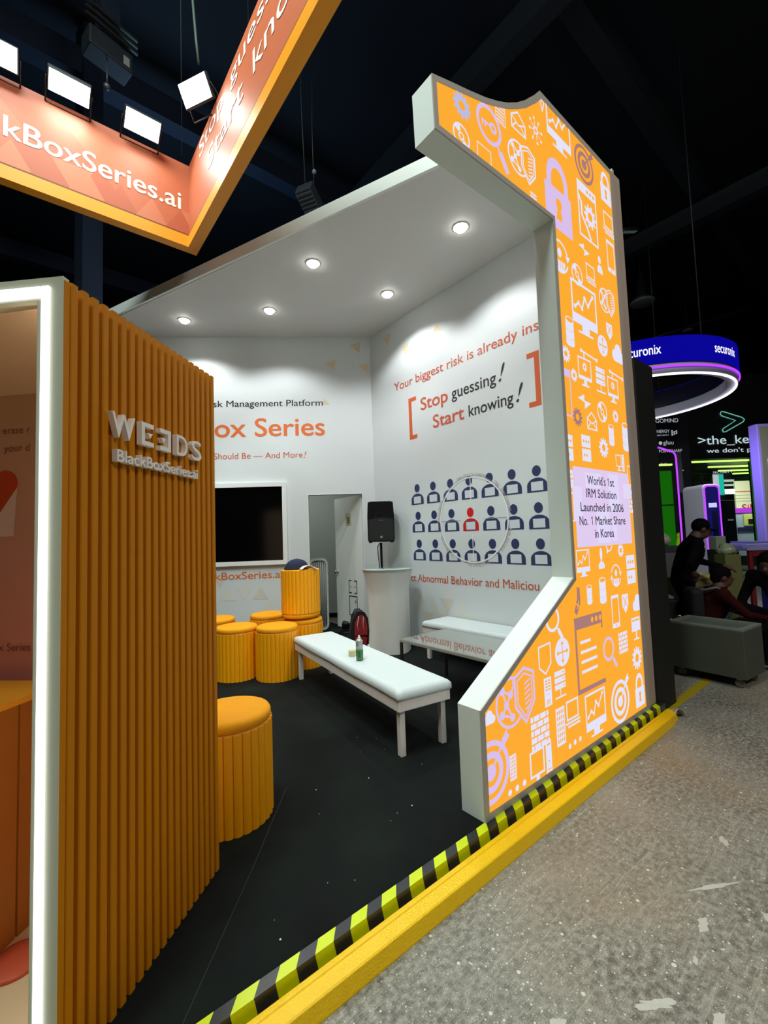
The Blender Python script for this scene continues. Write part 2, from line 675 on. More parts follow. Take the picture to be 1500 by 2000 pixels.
mb = MB()
prof = [(-0.062, 0.0), (-0.062, 0.066), (-0.066, 0.070), (-0.086, 0.070), (-0.090, 0.066), (-0.138, 0.062), (-0.144, 0.058), (-0.158, 0.006), (-0.158, 0.0)]
vs = []
n = len(prof)
for x in (-4.6, 2.12):
    vs += [(x, y, z) for y, z in prof]
vs += [(2.30, -0.062 + (y + .062) * .8, z if z < 0.03 else z * (0.75 if y < -.1 else 1.0)) for y, z in prof]
fs = [list(range(n))]
for s in (0, n):
    fs += [(s + i, s + n + i, s + n + (i + 1) % n, s + (i + 1) % n) for i in range(n)]
fs += [list(range(3 * n - 1, 2 * n - 1, -1))]
mb.add(vs, fs)
curb = tag(mb.build('floor_curb', curb_mat(), weld=True), 'long yellow raised curb on the concrete in front of the platform', 'curb')
# crumpled scrap of pale film at the far end of the curb
mb = MB()
g = []
for i in range(7):
    for j in range(5):
        x, y = i / 6 - .5, j / 4 - .5
        g.append((x * .12, y * .10, .05 * (1 - (2 * x) ** 2) * (1 - y) + .008 * sin(9 * x + 5 * y) + 0.006))
fs = [(i * 5 + j, (i + 1) * 5 + j, (i + 1) * 5 + j + 1, i * 5 + j + 1) for i in range(6) for j in range(4)]
mb.add(g, fs, 0, True)
o = mb.build('plastic_scrap', mat('film', (214, 200, 172), 0.3), loc=(2.36, -0.10, 0.004), rotz=-.5, subsurf=1)
md = o.modifiers.new('thickness', 'SOLIDIFY')
md.thickness = .003
tag(o, 'crumpled pale scrap of plastic at the far end of the yellow curb', 'scrap')

# ================================================================== BOOTH WALLS
CEIL = 4.73
CORNER = Vector((2.347, 3.806, 0))
A_BACK = radians(-35.35)
# back wall, u = 0 at the corner and negative to the left
mb = MB()
DL, DR, DT = -1.02, -0.197, 2.248        # doorway
mb.box(-4.75, DL, 0, 0.08, CZ, CEIL)
mb.box(DR, 0.06, 0, 0.08, CZ, CEIL)
mb.box(DL, DR, 0, 0.08, DT, CEIL)
wall_back = struct(mb.build('wall_booth_back', white_wall, loc=CORNER, rotz=A_BACK))
MB().box(DL - .012, DL, -.003, .083, CZ, DT + .012).box(DR, DR + .012, -.003, .083, CZ, DT + .012).box(DL, DR, -.003, .083, DT, DT + .012).build('door_trim', trim_white, wall_back)
# right wall: local x runs from the corner towards the aisle
wall_right = struct(MB().box(0, 3.62, 0, 0.08, CZ, CEIL - .001).build('wall_booth_right', white_wall, loc=CORNER, rotz=-pi / 2))

# roof over the lounge
roof = struct(MB().prismz([(2.40, 0.17), (2.40, 3.83), (-1.362, 6.50), (0.955, 0.835), (1.05, 0.17)], CEIL, CEIL + 0.055).build('ceiling_booth', white_ceiling))
fd = Vector((0.382, -0.924, 0)).normalized()
fn = Vector((-fd.y * -1, -fd.x, 0))
ang = atan2(fd.y, fd.x)
L = (Vector((0.955, 0.835)) - Vector((-1.362, 6.437))).length
MB().box(0, L, -0.03, 0.0, CEIL - .004, CEIL + 0.125).build('fascia', white_paint, roof, loc=(-1.362, 6.437, 0), rotz=ang)


def decal(mb, pts, y, m):
    flat(mb, pts, y, m)


# printed lettering on the back wall
def lettering(parent, m, *items):
    """each printed line is a part of its own"""
    for it in items:
        mb = MB()
        put_text(mb, *it[:5], **(it[5] if len(it) > 5 else {}))
        mb.build('lettering', m, parent)


lettering(wall_back, txt_black, ('Ri', None, -2.437, 3.64, .097, dict(bold=.008)), ('sk Management Platform', -2.425, -.759, 3.64, .097, dict(bold=.008)))
lettering(wall_back, txt_orange, ('BlackB', None, -2.43, 3.176, .275, dict(bold=.014)), ('ox Series', -2.410, -.737, 3.176, .275, dict(bold=.014)),
          ('BlackBoxSeries.ai', -2.735, -1.43, 1.012, .108, dict(bold=.008)))
lettering(wall_back, txt_red, ('Should Be \u2014 And More', -2.425, -1.090, 2.833, .09), ('!', -1.075, None, 2.825, .10, dict(shear=.3)))
mb = MB()
for t in (((-0.32, 4.599), (-0.169, 4.473), (-0.138, 4.648)), ((-0.722, 4.311), (-0.566, 4.195), (-0.544, 4.363)), ((-0.185, 4.275), (-0.044, 4.147), (-0.019, 4.313)), ((-0.746, 3.766), (-0.75, 3.66), (-0.654, 3.648))):
    flat(mb, t, -.0012, 0)
rt = random.Random(11)
for i in range(14):
    for j in range(5):
        x, z = -4.4 + i * .24 + (j % 2) * .12, CZ + .03 + j * .19
        if x + .24 > DL - .02 or rt.random() < .30 + j * .1:
            continue
        upt = rt.random() < .5
        tri = [(x, z), (x + .24, z), (x + .12, z + .19)] if upt else [(x + .12, z), (x + .24, z + .19), (x, z + .19)]
        flat(mb, tri, -.0012 - .0001 * j, rt.choice([1, 1, 2]))
mb.build('printed_triangles', [beige_tri, pale_tri, mat('print_sand', (216, 212, 200), .55)], wall_back)

# printed lettering on the right wall
lettering(wall_right, txt_red, ('Your biggest risk is already ins', .553, 2.895, 3.69, .118, dict(bold=.004)), ('ide', 2.92, None, 3.69, .118),
          ('Stop', 1.085, 1.585, 3.275, .165, dict(bold=.012)), ('Start', 1.305, 1.84, 2.985, .165, dict(bold=.012)),
          ('ct Abnormal Behavior and Maliciou', .758, 2.735, .945, .098, dict(bold=.004)), ('Dete', None, .735, .945, .098, dict(bold=.004)))
lettering(wall_right, txt_black, ('guessing', 1.65, 2.33, 3.283, .14, dict(bold=.008)), ('!', 2.36, None, 3.285, .20, dict(shear=.35)),
          ('knowing', 1.912, 2.545, 2.99, .14, dict(bold=.008)), ('!', 2.575, None, 2.99, .20, dict(shear=.35)))
for (a0, a1, z0, z1), (x0, x1) in (((.845, .905, 2.915, 3.502), (.905, 1.0)), ((2.82, 2.88, 2.887, 3.474), (2.735, 2.82))):
    mb = MB()
    flat(mb, [(a0, z0), (a1, z0), (a1, z1), (a0, z1)], -.0015)
    for z in (z0, z1 - .055):
        flat(mb, [(x0, z), (x1, z), (x1, z + .055), (x0, z + .055)], -.0015)
    mb.build('bracket', mat('bracket_orange', (212, 92, 36), .5), wall_right)
mb = MB()
for t in (((0.34, 4.579), (0.451, 4.419), (0.511, 4.596)), ((0.745, 4.295), (0.829, 4.134), (0.908, 4.301)), ((1.364, 4.262), (1.532, 4.225), (1.449, 4.355))):
    flat(mb, t, -.0012, 0)
for i in range(14):
    for j in range(4):
        x, z = .1 + i * .24 + (j % 2) * .12, CZ + .05 + j * .2
        if rt.random() < .25 + j * .17:
            continue
        tri = [(x, z), (x + .24, z), (x + .12, z + .2)] if rt.random() < .5 else [(x + .12, z), (x + .24, z + .2), (x, z + .2)]
        flat(mb, tri, -.0012 - .0001 * j, rt.choice([1, 1, 2]))
mb.build('printed_triangles', [beige_tri, pale_tri, mat('print_sand', (216, 212, 200), .55)], wall_right)


def worker(mb, cx, top, w, h, m, mw, mdark):
    """bust behind a laptop: head, rounded shoulders, screen"""
    hr = w * .215
    flat(mb, [(cx + hr * cos(2 * pi * k / 24), top - hr * 1.12 + hr * 1.12 * sin(2 * pi * k / 24)) for k in range(24)], -.0018, m)
    b = top - h
    st = top - hr * 2.55
    pts = [(cx - w / 2, b), (cx + w / 2, b)]
    for k in range(15):
        t = pi * k / 14
        pts.append((cx + w / 2 * cos(t), st - (h * .30) + h * .30 * sin(t) + 0.0))
    flat(mb, pts, -.0018, m)
    lw, lh = w * .29, h * .36
    flat(mb, [(cx - lw - .008, b + h * .03), (cx + lw + .008, b + h * .03), (cx + lw + .008, b + lh + .016), (cx - lw - .008, b + lh + .016)], -.0021, mdark)
    flat(mb, [(cx - lw, b + h * .055), (cx + lw, b + h * .055), (cx + lw, b + lh + .008), (cx - lw, b + lh + .008)], -.0024, mw)


mb = MB()
for r, (t0, t1_) in enumerate(((2.279, 2.262), (1.898, 1.872), (1.516, 1.492))):
    for c in range(7):
        cx = 0.951 + c * .304
        worker(mb, cx, t0 + (t1_ - t0) * c / 6, .24, .283, 1 if (r == 1 and c == 3) else 0, 2, 3)
mb.build('worker_icons', [icon_navy, icon_red, mat('laptop_pale', (214, 220, 228), .5), mat('icon_slate', (58, 70, 98), .5)], wall_right)
# the sighting circle with its lettering and cross hairs
mb = MB()
cx, cz, R0 = 1.884, 1.737, .522
n = 72
for k in range(n):
    a, b = 2 * pi * k / n, 2 * pi * (k + 1) / n
    for r0, r1, mm in ((R0 - .016, R0, 0), (R0 + .006, R0 + .012, 1)):
        flat(mb, [(cx + r0 * cos(a), cz + r0 * sin(a)), (cx + r1 * cos(a), cz + r1 * sin(a)), (cx + r1 * cos(b), cz + r1 * sin(b)), (cx + r0 * cos(b), cz + r0 * sin(b))], -.0030, mm)
for p in ((-.5, -.17), (.18, .5)):
    flat(mb, [(cx + p[0], cz - .003), (cx + p[1], cz - .003), (cx + p[1], cz + .003), (cx + p[0], cz + .003)], -.0031, 1)
    flat(mb, [(cx - .005, cz + p[0] * 1.02), (cx + .005, cz + p[0] * 1.02), (cx + .005, cz + p[1] * 1.02), (cx - .005, cz + p[1] * 1.02)], -.0031, 0)


def arc_text(mb, s, cx, cz, r, a_mid, size, m, y=-.0033):
    adv = size * .62
    a = a_mid + (len(s) - 1) / 2 * adv / r
    for ch in s:
        if ch != ' ':
            vs, fs = text_geo(ch)
            k = size / CAP
            x0 = (min(v[0] for v in vs) + max(v[0] for v in vs)) / 2
            ca, sa = cos(a - pi / 2), sin(a - pi / 2)
            mb.add([(cx + r * cos(a) + ((v[0] - x0) * ca - v[1] * sa) * k, y, cz + r * sin(a) + ((v[0] - x0) * sa + v[1] * ca) * k) for v in vs], fs, m)
        a -= adv / r


arc_text(mb, 'User Activity Logging', cx, cz, R0 + .018, radians(88), .034, 2)
arc_text(mb, 'User Identification', cx, cz, R0 + .018, radians(28), .034, 2)
arc_text(mb, 'Risk Analysis', cx, cz, R0 + .018, radians(-28), .034, 2)
arc_text(mb, 'Event Detection', cx, cz, R0 + .018, radians(-82), .034, 2)
arc_text(mb, 'Data Monitoring', cx, cz, R0 + .018, radians(-142), .034, 2)
arc_text(mb, 'Policy Control', cx, cz, R0 + .018, radians(165), .034, 2)
mb.build('target_circle', [mat('circle_white', (245, 247, 248), .5), mat('circle_grey', (150, 158, 170), .5), mat('circle_text', (196, 168, 164), .5)], wall_right)

# ------------------------------------------------------------------ television on the back wall
tv = thing('television', 'large dark television in a wide white frame on the back wall', 'television', CORNER, A_BACK)
TL, TR, TB, TT = -3.64, -1.345, 1.213, 2.455
mb = MB()
for q in frame2d(TL, TR, TB, TT, .064):
    mb.prism(q, -.05, -.0005)
mb.build('frame', trim_white, tv, bevel=.004)
MB().box(TL + .064, TR - .064, -.028, -.003, TB + .064, TT - .064).build('screen', screen_black, tv)

# ------------------------------------------------------------------ store room behind the doorway
store_wall = mat('store_wall', (202, 206, 200), .6)
mb = MB()
mb.box(-2.6, -2.55, .08, 2.2, CZ, 3.2)
mb.box(-2.6, .55, 2.15, 2.2, CZ, 3.2)
mb.box(.50, .55, .08, 2.2, CZ, 3.2)
mb.box(-2.6, .55, .08, 2.2, 3.2, 3.25)
struct(mb.build('wall_storeroom', store_wall, loc=CORNER, rotz=A_BACK))
_q = CORNER + Vector((cos(A_BACK), sin(A_BACK), 0)) * -1.4 + Vector((-sin(A_BACK), cos(A_BACK), 0)) * 1.0
area_light('storeroom_fill', (_q.x, _q.y, 3.1), (_q.x, _q.y, 0), 9, .5, .5, (.93, 1, .95))  # added light that brightens the dark room behind the door
hinge = CORNER + Vector((cos(A_BACK), sin(A_BACK), 0)) * (DR - .02) + Vector((-sin(A_BACK), cos(A_BACK), 0)) * .05
leaf_a = radians(88)
door = struct(MB().box(0, .80, -.04, 0, CZ + .015, DT - .01).build('door_1', white_paint, loc=hinge, rotz=leaf_a))
# local x runs away from the hinge; the face seen is on +y
mb = MB()
mb.lathe([(.026, 0), (.026, .008), (.010, .012), (.010, .030), (.026, .036), (.031, .048), (.026, .062), (.012, .068), (0, .069)], 20, M=Matrix.Translation((.745, 0, 1.02)) @ Matrix.Rotation(-pi / 2, 4, 'X'))
mb.build('door_knob', steel, door)
mb = MB()


def door_bar(x0, x1, z0, z1):
    mb.box(x0, x1, 0, .002, z0, z1)


for z0, z1 in ((.69, .90), (.34, .655)):
    x0, x1 = .18, .42
    t = .016
    if z0 > .6:
        for xa in ((x0, x0 + .08), (x1 - .08, x1)):
            door_bar(*xa, z1 - t, z1)
            door_bar(*xa, z0, z0 + t)
        door_bar(x0, x0 + t, z0, z1)
        door_bar(x1 - t, x1, z0, z1)
        door_bar(x0 + .05, x0 + .068, .785, .805)
        door_bar(x1 - .068, x1 - .05, .785, .805)
    else:
        door_bar(x0, x1, z1 - t, z1)
        door_bar(x0, x1, z0, z0 + t)
        door_bar(x0, x0 + t, z0, z1)
        door_bar(x1 - t, x1, z0, z1)
        door_bar(x0 + .03, x0 + .075, z1 - .095, z1 - .087)
        door_bar(x0 + .048, x0 + .056, z1 - .12, z1 - .062)
mb.build('door_markings', txt_black, door)


def at_back(u, d, z=0.0):
    """point by distance along the back wall (negative left of the corner) and behind (+) or before (-) it"""
    p = CORNER + Vector((cos(A_BACK), sin(A_BACK), 0)) * u + Vector((-sin(A_BACK), cos(A_BACK), 0)) * d
    return Vector((p.x, p.y, z))


dp = MB().box(.30, .46, 0, .004, 1.78, 1.97).build('door_plate', mat('plate_cream', (206, 202, 176), .5), door)
MB().box(.34, .41, .004, .008, 1.81, 1.92).build('plate_window', mat('rocker_olive', (120, 112, 78), .5), dp)

# ================================================================== LIGHTBOX ARCH
OUT = [(0, .10), (2.10, .10), (2.10, 4.655), (.957, 4.655), (.875, 4.566), (.753, 4.450), (.655, 4.372), (.55, 4.303), (.449, 4.248), (.322, 4.190),
       (.161, 4.130), (.02, 4.082), (-.155, 4.020), (-.147, 3.715), (1.035, 3.745), (1.022, 1.244), (0, .652)]
PAN = [(.034, .137), (2.05, .137), (2.05, 4.612), (.978, 4.608), (.905, 4.530), (.775, 4.412), (.67, 4.336), (.56, 4.266), (.445, 4.206), (.322, 4.150),
       (.161, 4.093), (.02, 4.045), (-.120, 3.998), (-.114, 3.752), (1.064, 3.778), (1.052, 1.226), (.034, .634)]
arch = thing('lightbox_arch', 'tall white-sided lightbox arch glowing orange with security icons', 'sign', (0, 0, 0))
mb = MB()
n = len(OUT)
vs = [(x, .004, z) for x, z in OUT] + [(x, .151, z) for x, z in OUT]
mb.add(vs, [list(range(n)), list(range(2 * n - 1, n - 1, -1))] + [(i, i + n, (i + 1) % n + n, (i + 1) % n) for i in range(n)], 0)
mb.build('body', arch_white, arch)
mb = MB()
vs = [(x, -.004, z) for x, z in OUT] + [(x, -.004, z) for x, z in PAN] + [(x, .004, z) for x, z in OUT] + [(x, .004, z) for x, z in PAN]
fs = []
for i in range(n):
    j = (i + 1) % n
    fs += [(i, j, n + j, n + i), (i, 2 * n + i, 2 * n + j, j), (n + i, n + j, 3 * n + j, 3 * n + i)]
mb.add(vs, fs)
mb.build('frame_trim', arch_grey, arch)
box_orange = glow('lightbox_orange', (254, 172, 52), 1.0)
box_white = glow('lightbox_white', (228, 228, 250), 1.0)
box_pink = glow('lightbox_pink', (218, 192, 236), 1.0)
box_blue = glow('lightbox_blue', (184, 190, 234), 1.0)
box_brown = glow('lightbox_mauve', (172, 124, 122), 1.0)
mb = MB()
flat(mb, PAN, -.001)
mb.build('light_panel', box_orange, arch)


class Icon:
    """Flat drawing made of convex pieces in a unit box one unit high, centred on 0."""

    def __init__(self):
        self.p = []          # (layer, colour, polygon)   colour None: the icon's own; 'O': the orange behind

    def poly(self, pts, c=None, layer=0):
        tri = tessellate_polygon([[Vector((x, y, 0)) for x, y in pts]])
        for t in tri:
            self.p.append((layer, c, [pts[i] for i in t]))
        return self

    def rect(self, x0, x1, y0, y1, c=None, layer=0):
        self.p.append((layer, c, [(x0, y0), (x1, y0), (x1, y1), (x0, y1)]))
        return self

    def outline(self, x0, x1, y0, y1, w, c=None, layer=0):
        for q in frame2d(x0, x1, y0, y1, w):
            self.p.append((layer, c, q))
        return self

    def line(self, pts, w, c=None, layer=0, closed=False):
        n = len(pts)
        for i in range(n if closed else n - 1):
            (x0, y0), (x1, y1) = pts[i], pts[(i + 1) % n]
            l = sqrt((x1 - x0) ** 2 + (y1 - y0) ** 2) or 1
            dx, dy = (x1 - x0) / l * w / 2, (y1 - y0) / l * w / 2
            self.p.append((layer, c, [(x0 + dy - dx * .6, y0 - dx - dy * .6), (x1 + dy + dx * .6, y1 - dx + dy * .6), (x1 - dy + dx * .6, y1 + dx + dy * .6), (x0 - dy - dx * .6, y0 + dx - dy * .6)]))
        return self

    def disc(self, x, y, r, c=None, layer=0, ry=None, n=20):
        ry = ry or r
        self.p.append((layer, c, [(x + r * cos(2 * pi * k / n), y + ry * sin(2 * pi * k / n)) for k in range(n)]))
        return self

    def ring(self, x, y, r0, r1, c=None, layer=0, a0=0.0, a1=360.0, n=28, sy=1.0):
        n = max(4, int(n * abs(a1 - a0) / 360))
        for k in range(n):
            a, b = radians(a0 + (a1 - a0) * k / n), radians(a0 + (a1 - a0) * (k + 1) / n)
            self.p.append((layer, c, [(x + r0 * cos(a), y + r0 * sy * sin(a)), (x + r1 * cos(a), y + r1 * sy * sin(a)), (x + r1 * cos(b), y + r1 * sy * sin(b)), (x + r0 * cos(b), y + r0 * sy * sin(b))]))
        return self

    def sub(self, other, x, y, s, layer=0):
        for l, c, q in other.p:
            self.p.append((l + layer, c, [(x + px * s, y + py * s) for px, py in q]))
        return self


def i_gear(t=12):
    i = Icon().ring(0, 0, .19, .40)
    for k in range(t):
        a = 2 * pi * k / t
        i.line([(.38 * cos(a), .38 * sin(a)), (.48 * cos(a), .48 * sin(a))], .12)
    return i


def i_key():
    i = Icon().ring(.24, 0, .10, .22).rect(-.46, .06, -.05, .05)
    return i.rect(-.44, -.36, -.2, -.04).rect(-.28, -.20, -.2, -.04)


def i_magnifier(key=False):
    i = Icon().ring(-.10, .14, .27, .34 if key else .36)
    i.line([(.12, -.13), (.22, -.25)], .05).line([(.20, -.22), (.36, -.44)], .13)
    if key:
        i.sub(i_key(), -.10, .14, .44)
    return i


def i_disc():
    i = Icon().ring(0, 0, .42, .5).ring(0, 0, .10, .17)
    for a in (100, 280):
        i.ring(0, 0, .20, .42, a0=a, a1=a + 50)
    return i.line([(-.30, .32), (-.12, .12)], .03).line([(.12, -.12), (.30, -.32)], .03)


def i_document():
    i = Icon().outline(-.4, .4, -.5, .5, .05)
    for k in range(5):
        i.rect(-.3, .3, -.38 + k * .17, -.30 + k * .17)
    return i


def i_envelope():
    return Icon().line([(-.45, -.34), (.45, -.34), (.45, .14), (0, .46), (-.45, .14)], .07, closed=True).line([(-.45, .14), (0, -.08), (.45, .14)], .06).line([(-.45, -.34), (-.12, .0)], .06).line([(.45, -.34), (.12, 0)], .06)


def i_hub():
    i = Icon().ring(0, .03, .07, .14)
    for k in range(8):
        a = pi / 4 * k + .2
        i.disc(.36 * cos(a), .03 + .42 * sin(a), .055, n=10).line([(.17 * cos(a), .03 + .17 * sin(a)), (.27 * cos(a), .03 + .3 * sin(a))], .035)
    return i


def i_monitor_chart(stand=True):
    i = Icon().outline(-.48, .48, -.30, .5, .05).rect(-.48, .48, -.30, -.12)
    pts = [(-.36, .0), (-.22, .10), (-.10, .02), (.02, .26), (.14, .14), (.34, .38)]
    i.line(pts, .045)
    for q in pts:
        i.disc(*q, .045, n=8)
    if stand:
        i.rect(-.14, .14, -.42, -.30).rect(-.28, .28, -.46, -.42)
    return i


def i_target():
    i = Icon().ring(-.04, -.04, .38, .46).ring(-.04, -.04, .20, .30).disc(-.04, -.04, .12)
    i.line([(-.04, -.04), (.30, .34)], .045, layer=1).poly([(.20, .26), (.28, .24), (.46, .36), (.40, .40), (.40, .48), (.27, .38)], layer=1)
    return i


def i_globe_shield():
    i = Icon().ring(-.18, 0, .36, .41)
    nodes = [(-.18, .12), (-.40, .22), (-.05, .30), (-.42, -.15), (-.15, -.25), (-.30, -.02)]
    for a, b in ((0, 1), (0, 2), (0, 5), (5, 3), (5, 4), (3, 4), (1, 5)):
        i.line([nodes[a], nodes[b]], .04)
    for q in nodes:
        i.disc(*q, .07, n=10)
    i.poly(shield(.22, .02, .30, .48), 'O', 1)
    i.line(shield(.22, .02, .28, .45), .05, None, 2, True).line(shield(.22, .02, .21, .36), .03, None, 2, True)
    for k in range(6):
        i.line([(.22, -.22 + k * .085), (.37, -.17 + k * .085)], .032, None, 2)
    return i


def shield(cx, cy, w, h):
    return [(cx - w, cy + h * .75), (cx, cy + h), (cx + w, cy + h * .75), (cx + w, cy - h * .3), (cx, cy - h), (cx - w, cy - h * .3)]


def i_shield():
    return Icon().line([(-.36, .45), (.36, .5), (.36, -.18), (0, -.48), (-.36, -.22)], .06, closed=True)


def i_shield_x():
    return Icon().poly([(-.36, .45), (.36, .45), (.36, -.12), (0, -.5), (-.36, -.12)]).line([(-.2, .3), (.2, -.16)], .06, 'O', 1).line([(.2, .3), (-.2, -.16)], .06, 'O', 1)


def i_padlock():
    i = Icon().rect(-.33, .33, -.5, .06).ring(0, .16, .16, .27, a0=0, a1=180, sy=1.2).rect(-.27, -.16, .04, .17).rect(.16, .27, .04, .17)
    return i.disc(0, -.14, .075, 'O', 1).poly([(-.035, -.16), (.035, -.16), (.075, -.36), (-.075, -.36)], 'O', 1)


def i_browser_gear():
    i = Icon().outline(-.34, .34, -.5, .5, .04).rect(-.34, .34, .32, .5)
    for k in range(3):
        i.disc(.02 + k * .11, .41, .035, 'O', 1, n=10)
    return i.sub(i_gear(10), .08, -.02, .42).line([(-.30, .22), (-.22, .12), (-.22, -.1), (-.05, -.28), (.06, -.44)], .06)


def i_browser():
    i = Icon().rect(-.40, .40, .34, .5).rect(-.40, -.35, -.5, .34).rect(-.40, .40, -.5, -.44).rect(.36, .40, .27, .34)
    for k in range(3):
        i.disc(.10 + k * .12, .42, .04, 'O', 1, n=12)
    for k in range(4):
        i.rect(-.27, [.02, .18, .18, .18][k], .14 - k * .13, .18 - k * .13, 'W', 1)
    return i


def i_laptop():
    return Icon().outline(-.42, .42, -.22, .46, .07).rect(-.5, .5, -.34, -.27).rect(-.36, .5, -.46, -.39)


def i_phone():
    return Icon().outline(-.26, .26, -.5, .5, .05).rect(-.26, .26, -.5, -.36).rect(-.26, .26, .40, .5).disc(0, -.43, .035, 'O', 1, n=10)


def i_square():
    return Icon().outline(-.5, .5, -.5, .5, .05)


def i_frame():
    return Icon().outline(-.16, .16, -.5, .5, .035).rect(-.16, .16, .34, .5)


def i_grid():
    i = Icon()
    for k in range(4):
        i.rect(-.42, .42, -.45 + k * .25, -.30 + k * .25)
    return i


def i_bolt():
    return Icon().poly([(-.9, .12), (-.02, .5), (-.06, .08), (.9, .02), (-.06, -.5), (.0, -.06)])


def i_user():
    return Icon().disc(0, .28, .17, ry=.22).poly([(-.32, -.5), (.32, -.5), (.30, -.2), (.12, -.02), (-.12, -.02), (-.30, -.2)])


def i_pawn():
    return Icon().disc(0, .22, .13, ry=.28).rect(-.06, .06, -.2, 0).poly([(-.28, -.46), (.28, -.46), (.30, -.28), (.14, -.14), (-.14, -.14), (-.30, -.28)])


def i_cycle():
    i = Icon().ring(0, 0, .40, .46, a0=20, a1=160).ring(0, 0, .40, .46, a0=200, a1=340)
    i.poly([(.30, .12), (.54, .14), (.41, -.06)]).poly([(-.30, -.12), (-.54, -.14), (-.41, .06)])
    i.disc(0, .10, .10, ry=.13).poly([(-.28, -.12), (.28, -.12), (.20, -.36), (0, -.44), (-.20, -.36)])
    for k in (-.12, 0, .12):
        i.line([(k, -.12), (k, -.32)], .03, 'O', 1)
    return i


def i_cylinder():
    i = Icon().rect(-.26, .26, -.42, .36).disc(0, -.40, .26, ry=.10).disc(0, .38, .26, ry=.11, layer=1).disc(0, .38, .21, 'O', 2, ry=.075)
    for y in (.10, -.18):
        i.ring(0, y, .245, .27, 'O', 1, 190, 350, sy=.36)
    return i


def i_compass():
    i = Icon().disc(0, 0, .5, n=28)
    for dx, dy in ((1, 0), (-1, 0), (0, 1), (0, -1)):
        i.line([(0, 0), (.32 * dx, .32 * dy)], .05, 'O', 1)
        i.poly([(.40 * dx, .40 * dy), (.27 * dx + .10 * dy, .27 * dy + .10 * dx), (.27 * dx - .10 * dy, .27 * dy - .10 * dx)], 'O', 1)
    return i


def i_cloud():
    return Icon().disc(-.28, -.10, .28).disc(.06, .14, .34).disc(.40, -.12, .26).rect(-.3, .42, -.38, -.1)


def i_monitor():
    return Icon().rect(-.40, .40, -.12, .42).rect(-.05, .05, -.40, -.10).rect(-.26, .26, -.46, -.40).rect(-.34, .34, .28, .34, 'O', 1)


def i_monitor_gear():
    i = Icon().outline(-.36, .36, -.30, .30, .045).rect(-.36, .36, -.30, -.20).sub(i_gear(10), 0, .06, .24)
    i.rect(-.08, .08, -.42, -.30).rect(-.20, .20, -.47, -.42).rect(-.03, .03, .30, .44)
    return i.line([(-.16, .48), (.72, .40)], .05).disc(-.14, .48, .06, n=8).disc(.72, .40, .06, n=8)


def i_rack():
    i = Icon()
    for k in range(3):
        i.rect(-.36, .36, -.14 + k * .23, .04 + k * .23)
        i.rect(.16, .30, -.06 + k * .23, -.03 + k * .23, 'O', 1)
    return i.rect(-.025, .025, -.36, -.14).rect(-.36, .36, -.44, -.38)


def i_rack_dots():
    i = Icon()
    for k, nd in ((0, 2), (1, 3)):
        i.rect(-.32, .32, -.46 + k * .49, -.03 + k * .49)
        for q in range(nd):
            i.disc(-.17 + q * .17, -.25 + k * .49, .055, 'O', 1, n=12)
    return i


def i_desktop():
    i = Icon().outline(-.52, .16, -.24, .42, .06).rect(-.26, -.10, -.38, -.24).rect(-.42, .10, -.46, -.40)
    return i.rect(.24, .52, -.46, .48).rect(.30, .46, .36, .40, 'O', 1).rect(.30, .46, -.36, -.33, 'O', 1).rect(.30, .46, -.28, -.25, 'O', 1).disc(.38, -.06, .03, 'O', 1, n=8)


def i_bubble():
    i = Icon().ring(0, .06, .32, .42).poly([(-.34, -.20), (-.10, -.32), (-.36, -.50)])
    return i.rect(-.20, .20, .14, .19).rect(-.20, .20, .02, .07)


def i_tag():
    return Icon().poly([(.02, .5), (.22, .44), (.22, -.1), (-.08, -.5), (-.25, -.36), (.0, .1)]).line([(-.12, -.08), (.14, -.22)], .06, 'O', 1).line([(.10, -.02), (-.04, -.28)], .05, 'O', 1)


def i_bricks():
    i = Icon()
    for r in range(5):
        y = -.46 + r * .19
        xs = [(-.45, -.17), (-.13, .15), (.19, .45)] if r % 2 else [(-.45, -.33), (-.29, -.01), (.03, .31), (.35, .45)]
        for a, b in xs:
            i.rect(a, b, y, y + .15)
    return i


def i_tower():
    i = Icon().rect(-.24, .24, -.5, .5)
    for k in range(4):
        i.rect(-.16, -.02, .06 + k * .10, .11 + k * .10, 'O', 1).rect(.02, .16, .06 + k * .10, .11 + k * .10, 'O', 1)
    for k in range(3):
        i.rect(-.14, .14, -.42 + k * .06, -.395 + k * .06, 'O', 1)
    return i.disc(0, -.08, .03, 'O', 1, n=8)


def i_building():
    i = Icon().rect(-.23, .23, -.5, .5)
    for r in range(6):
        for c in range(4):
            i.rect(-.175 + c * .10, -.125 + c * .10, -.42 + r * .15, -.32 + r * .15, 'O', 1)
    return i


def i_dot():
    return Icon().disc(0, 0, .5, n=14)


def i_shield_half():
    return Icon().line([(-.3, .4), (.3, .4), (0, -.45)], .12, closed=True)


def i_magnifier_key():
    return i_magnifier(True)


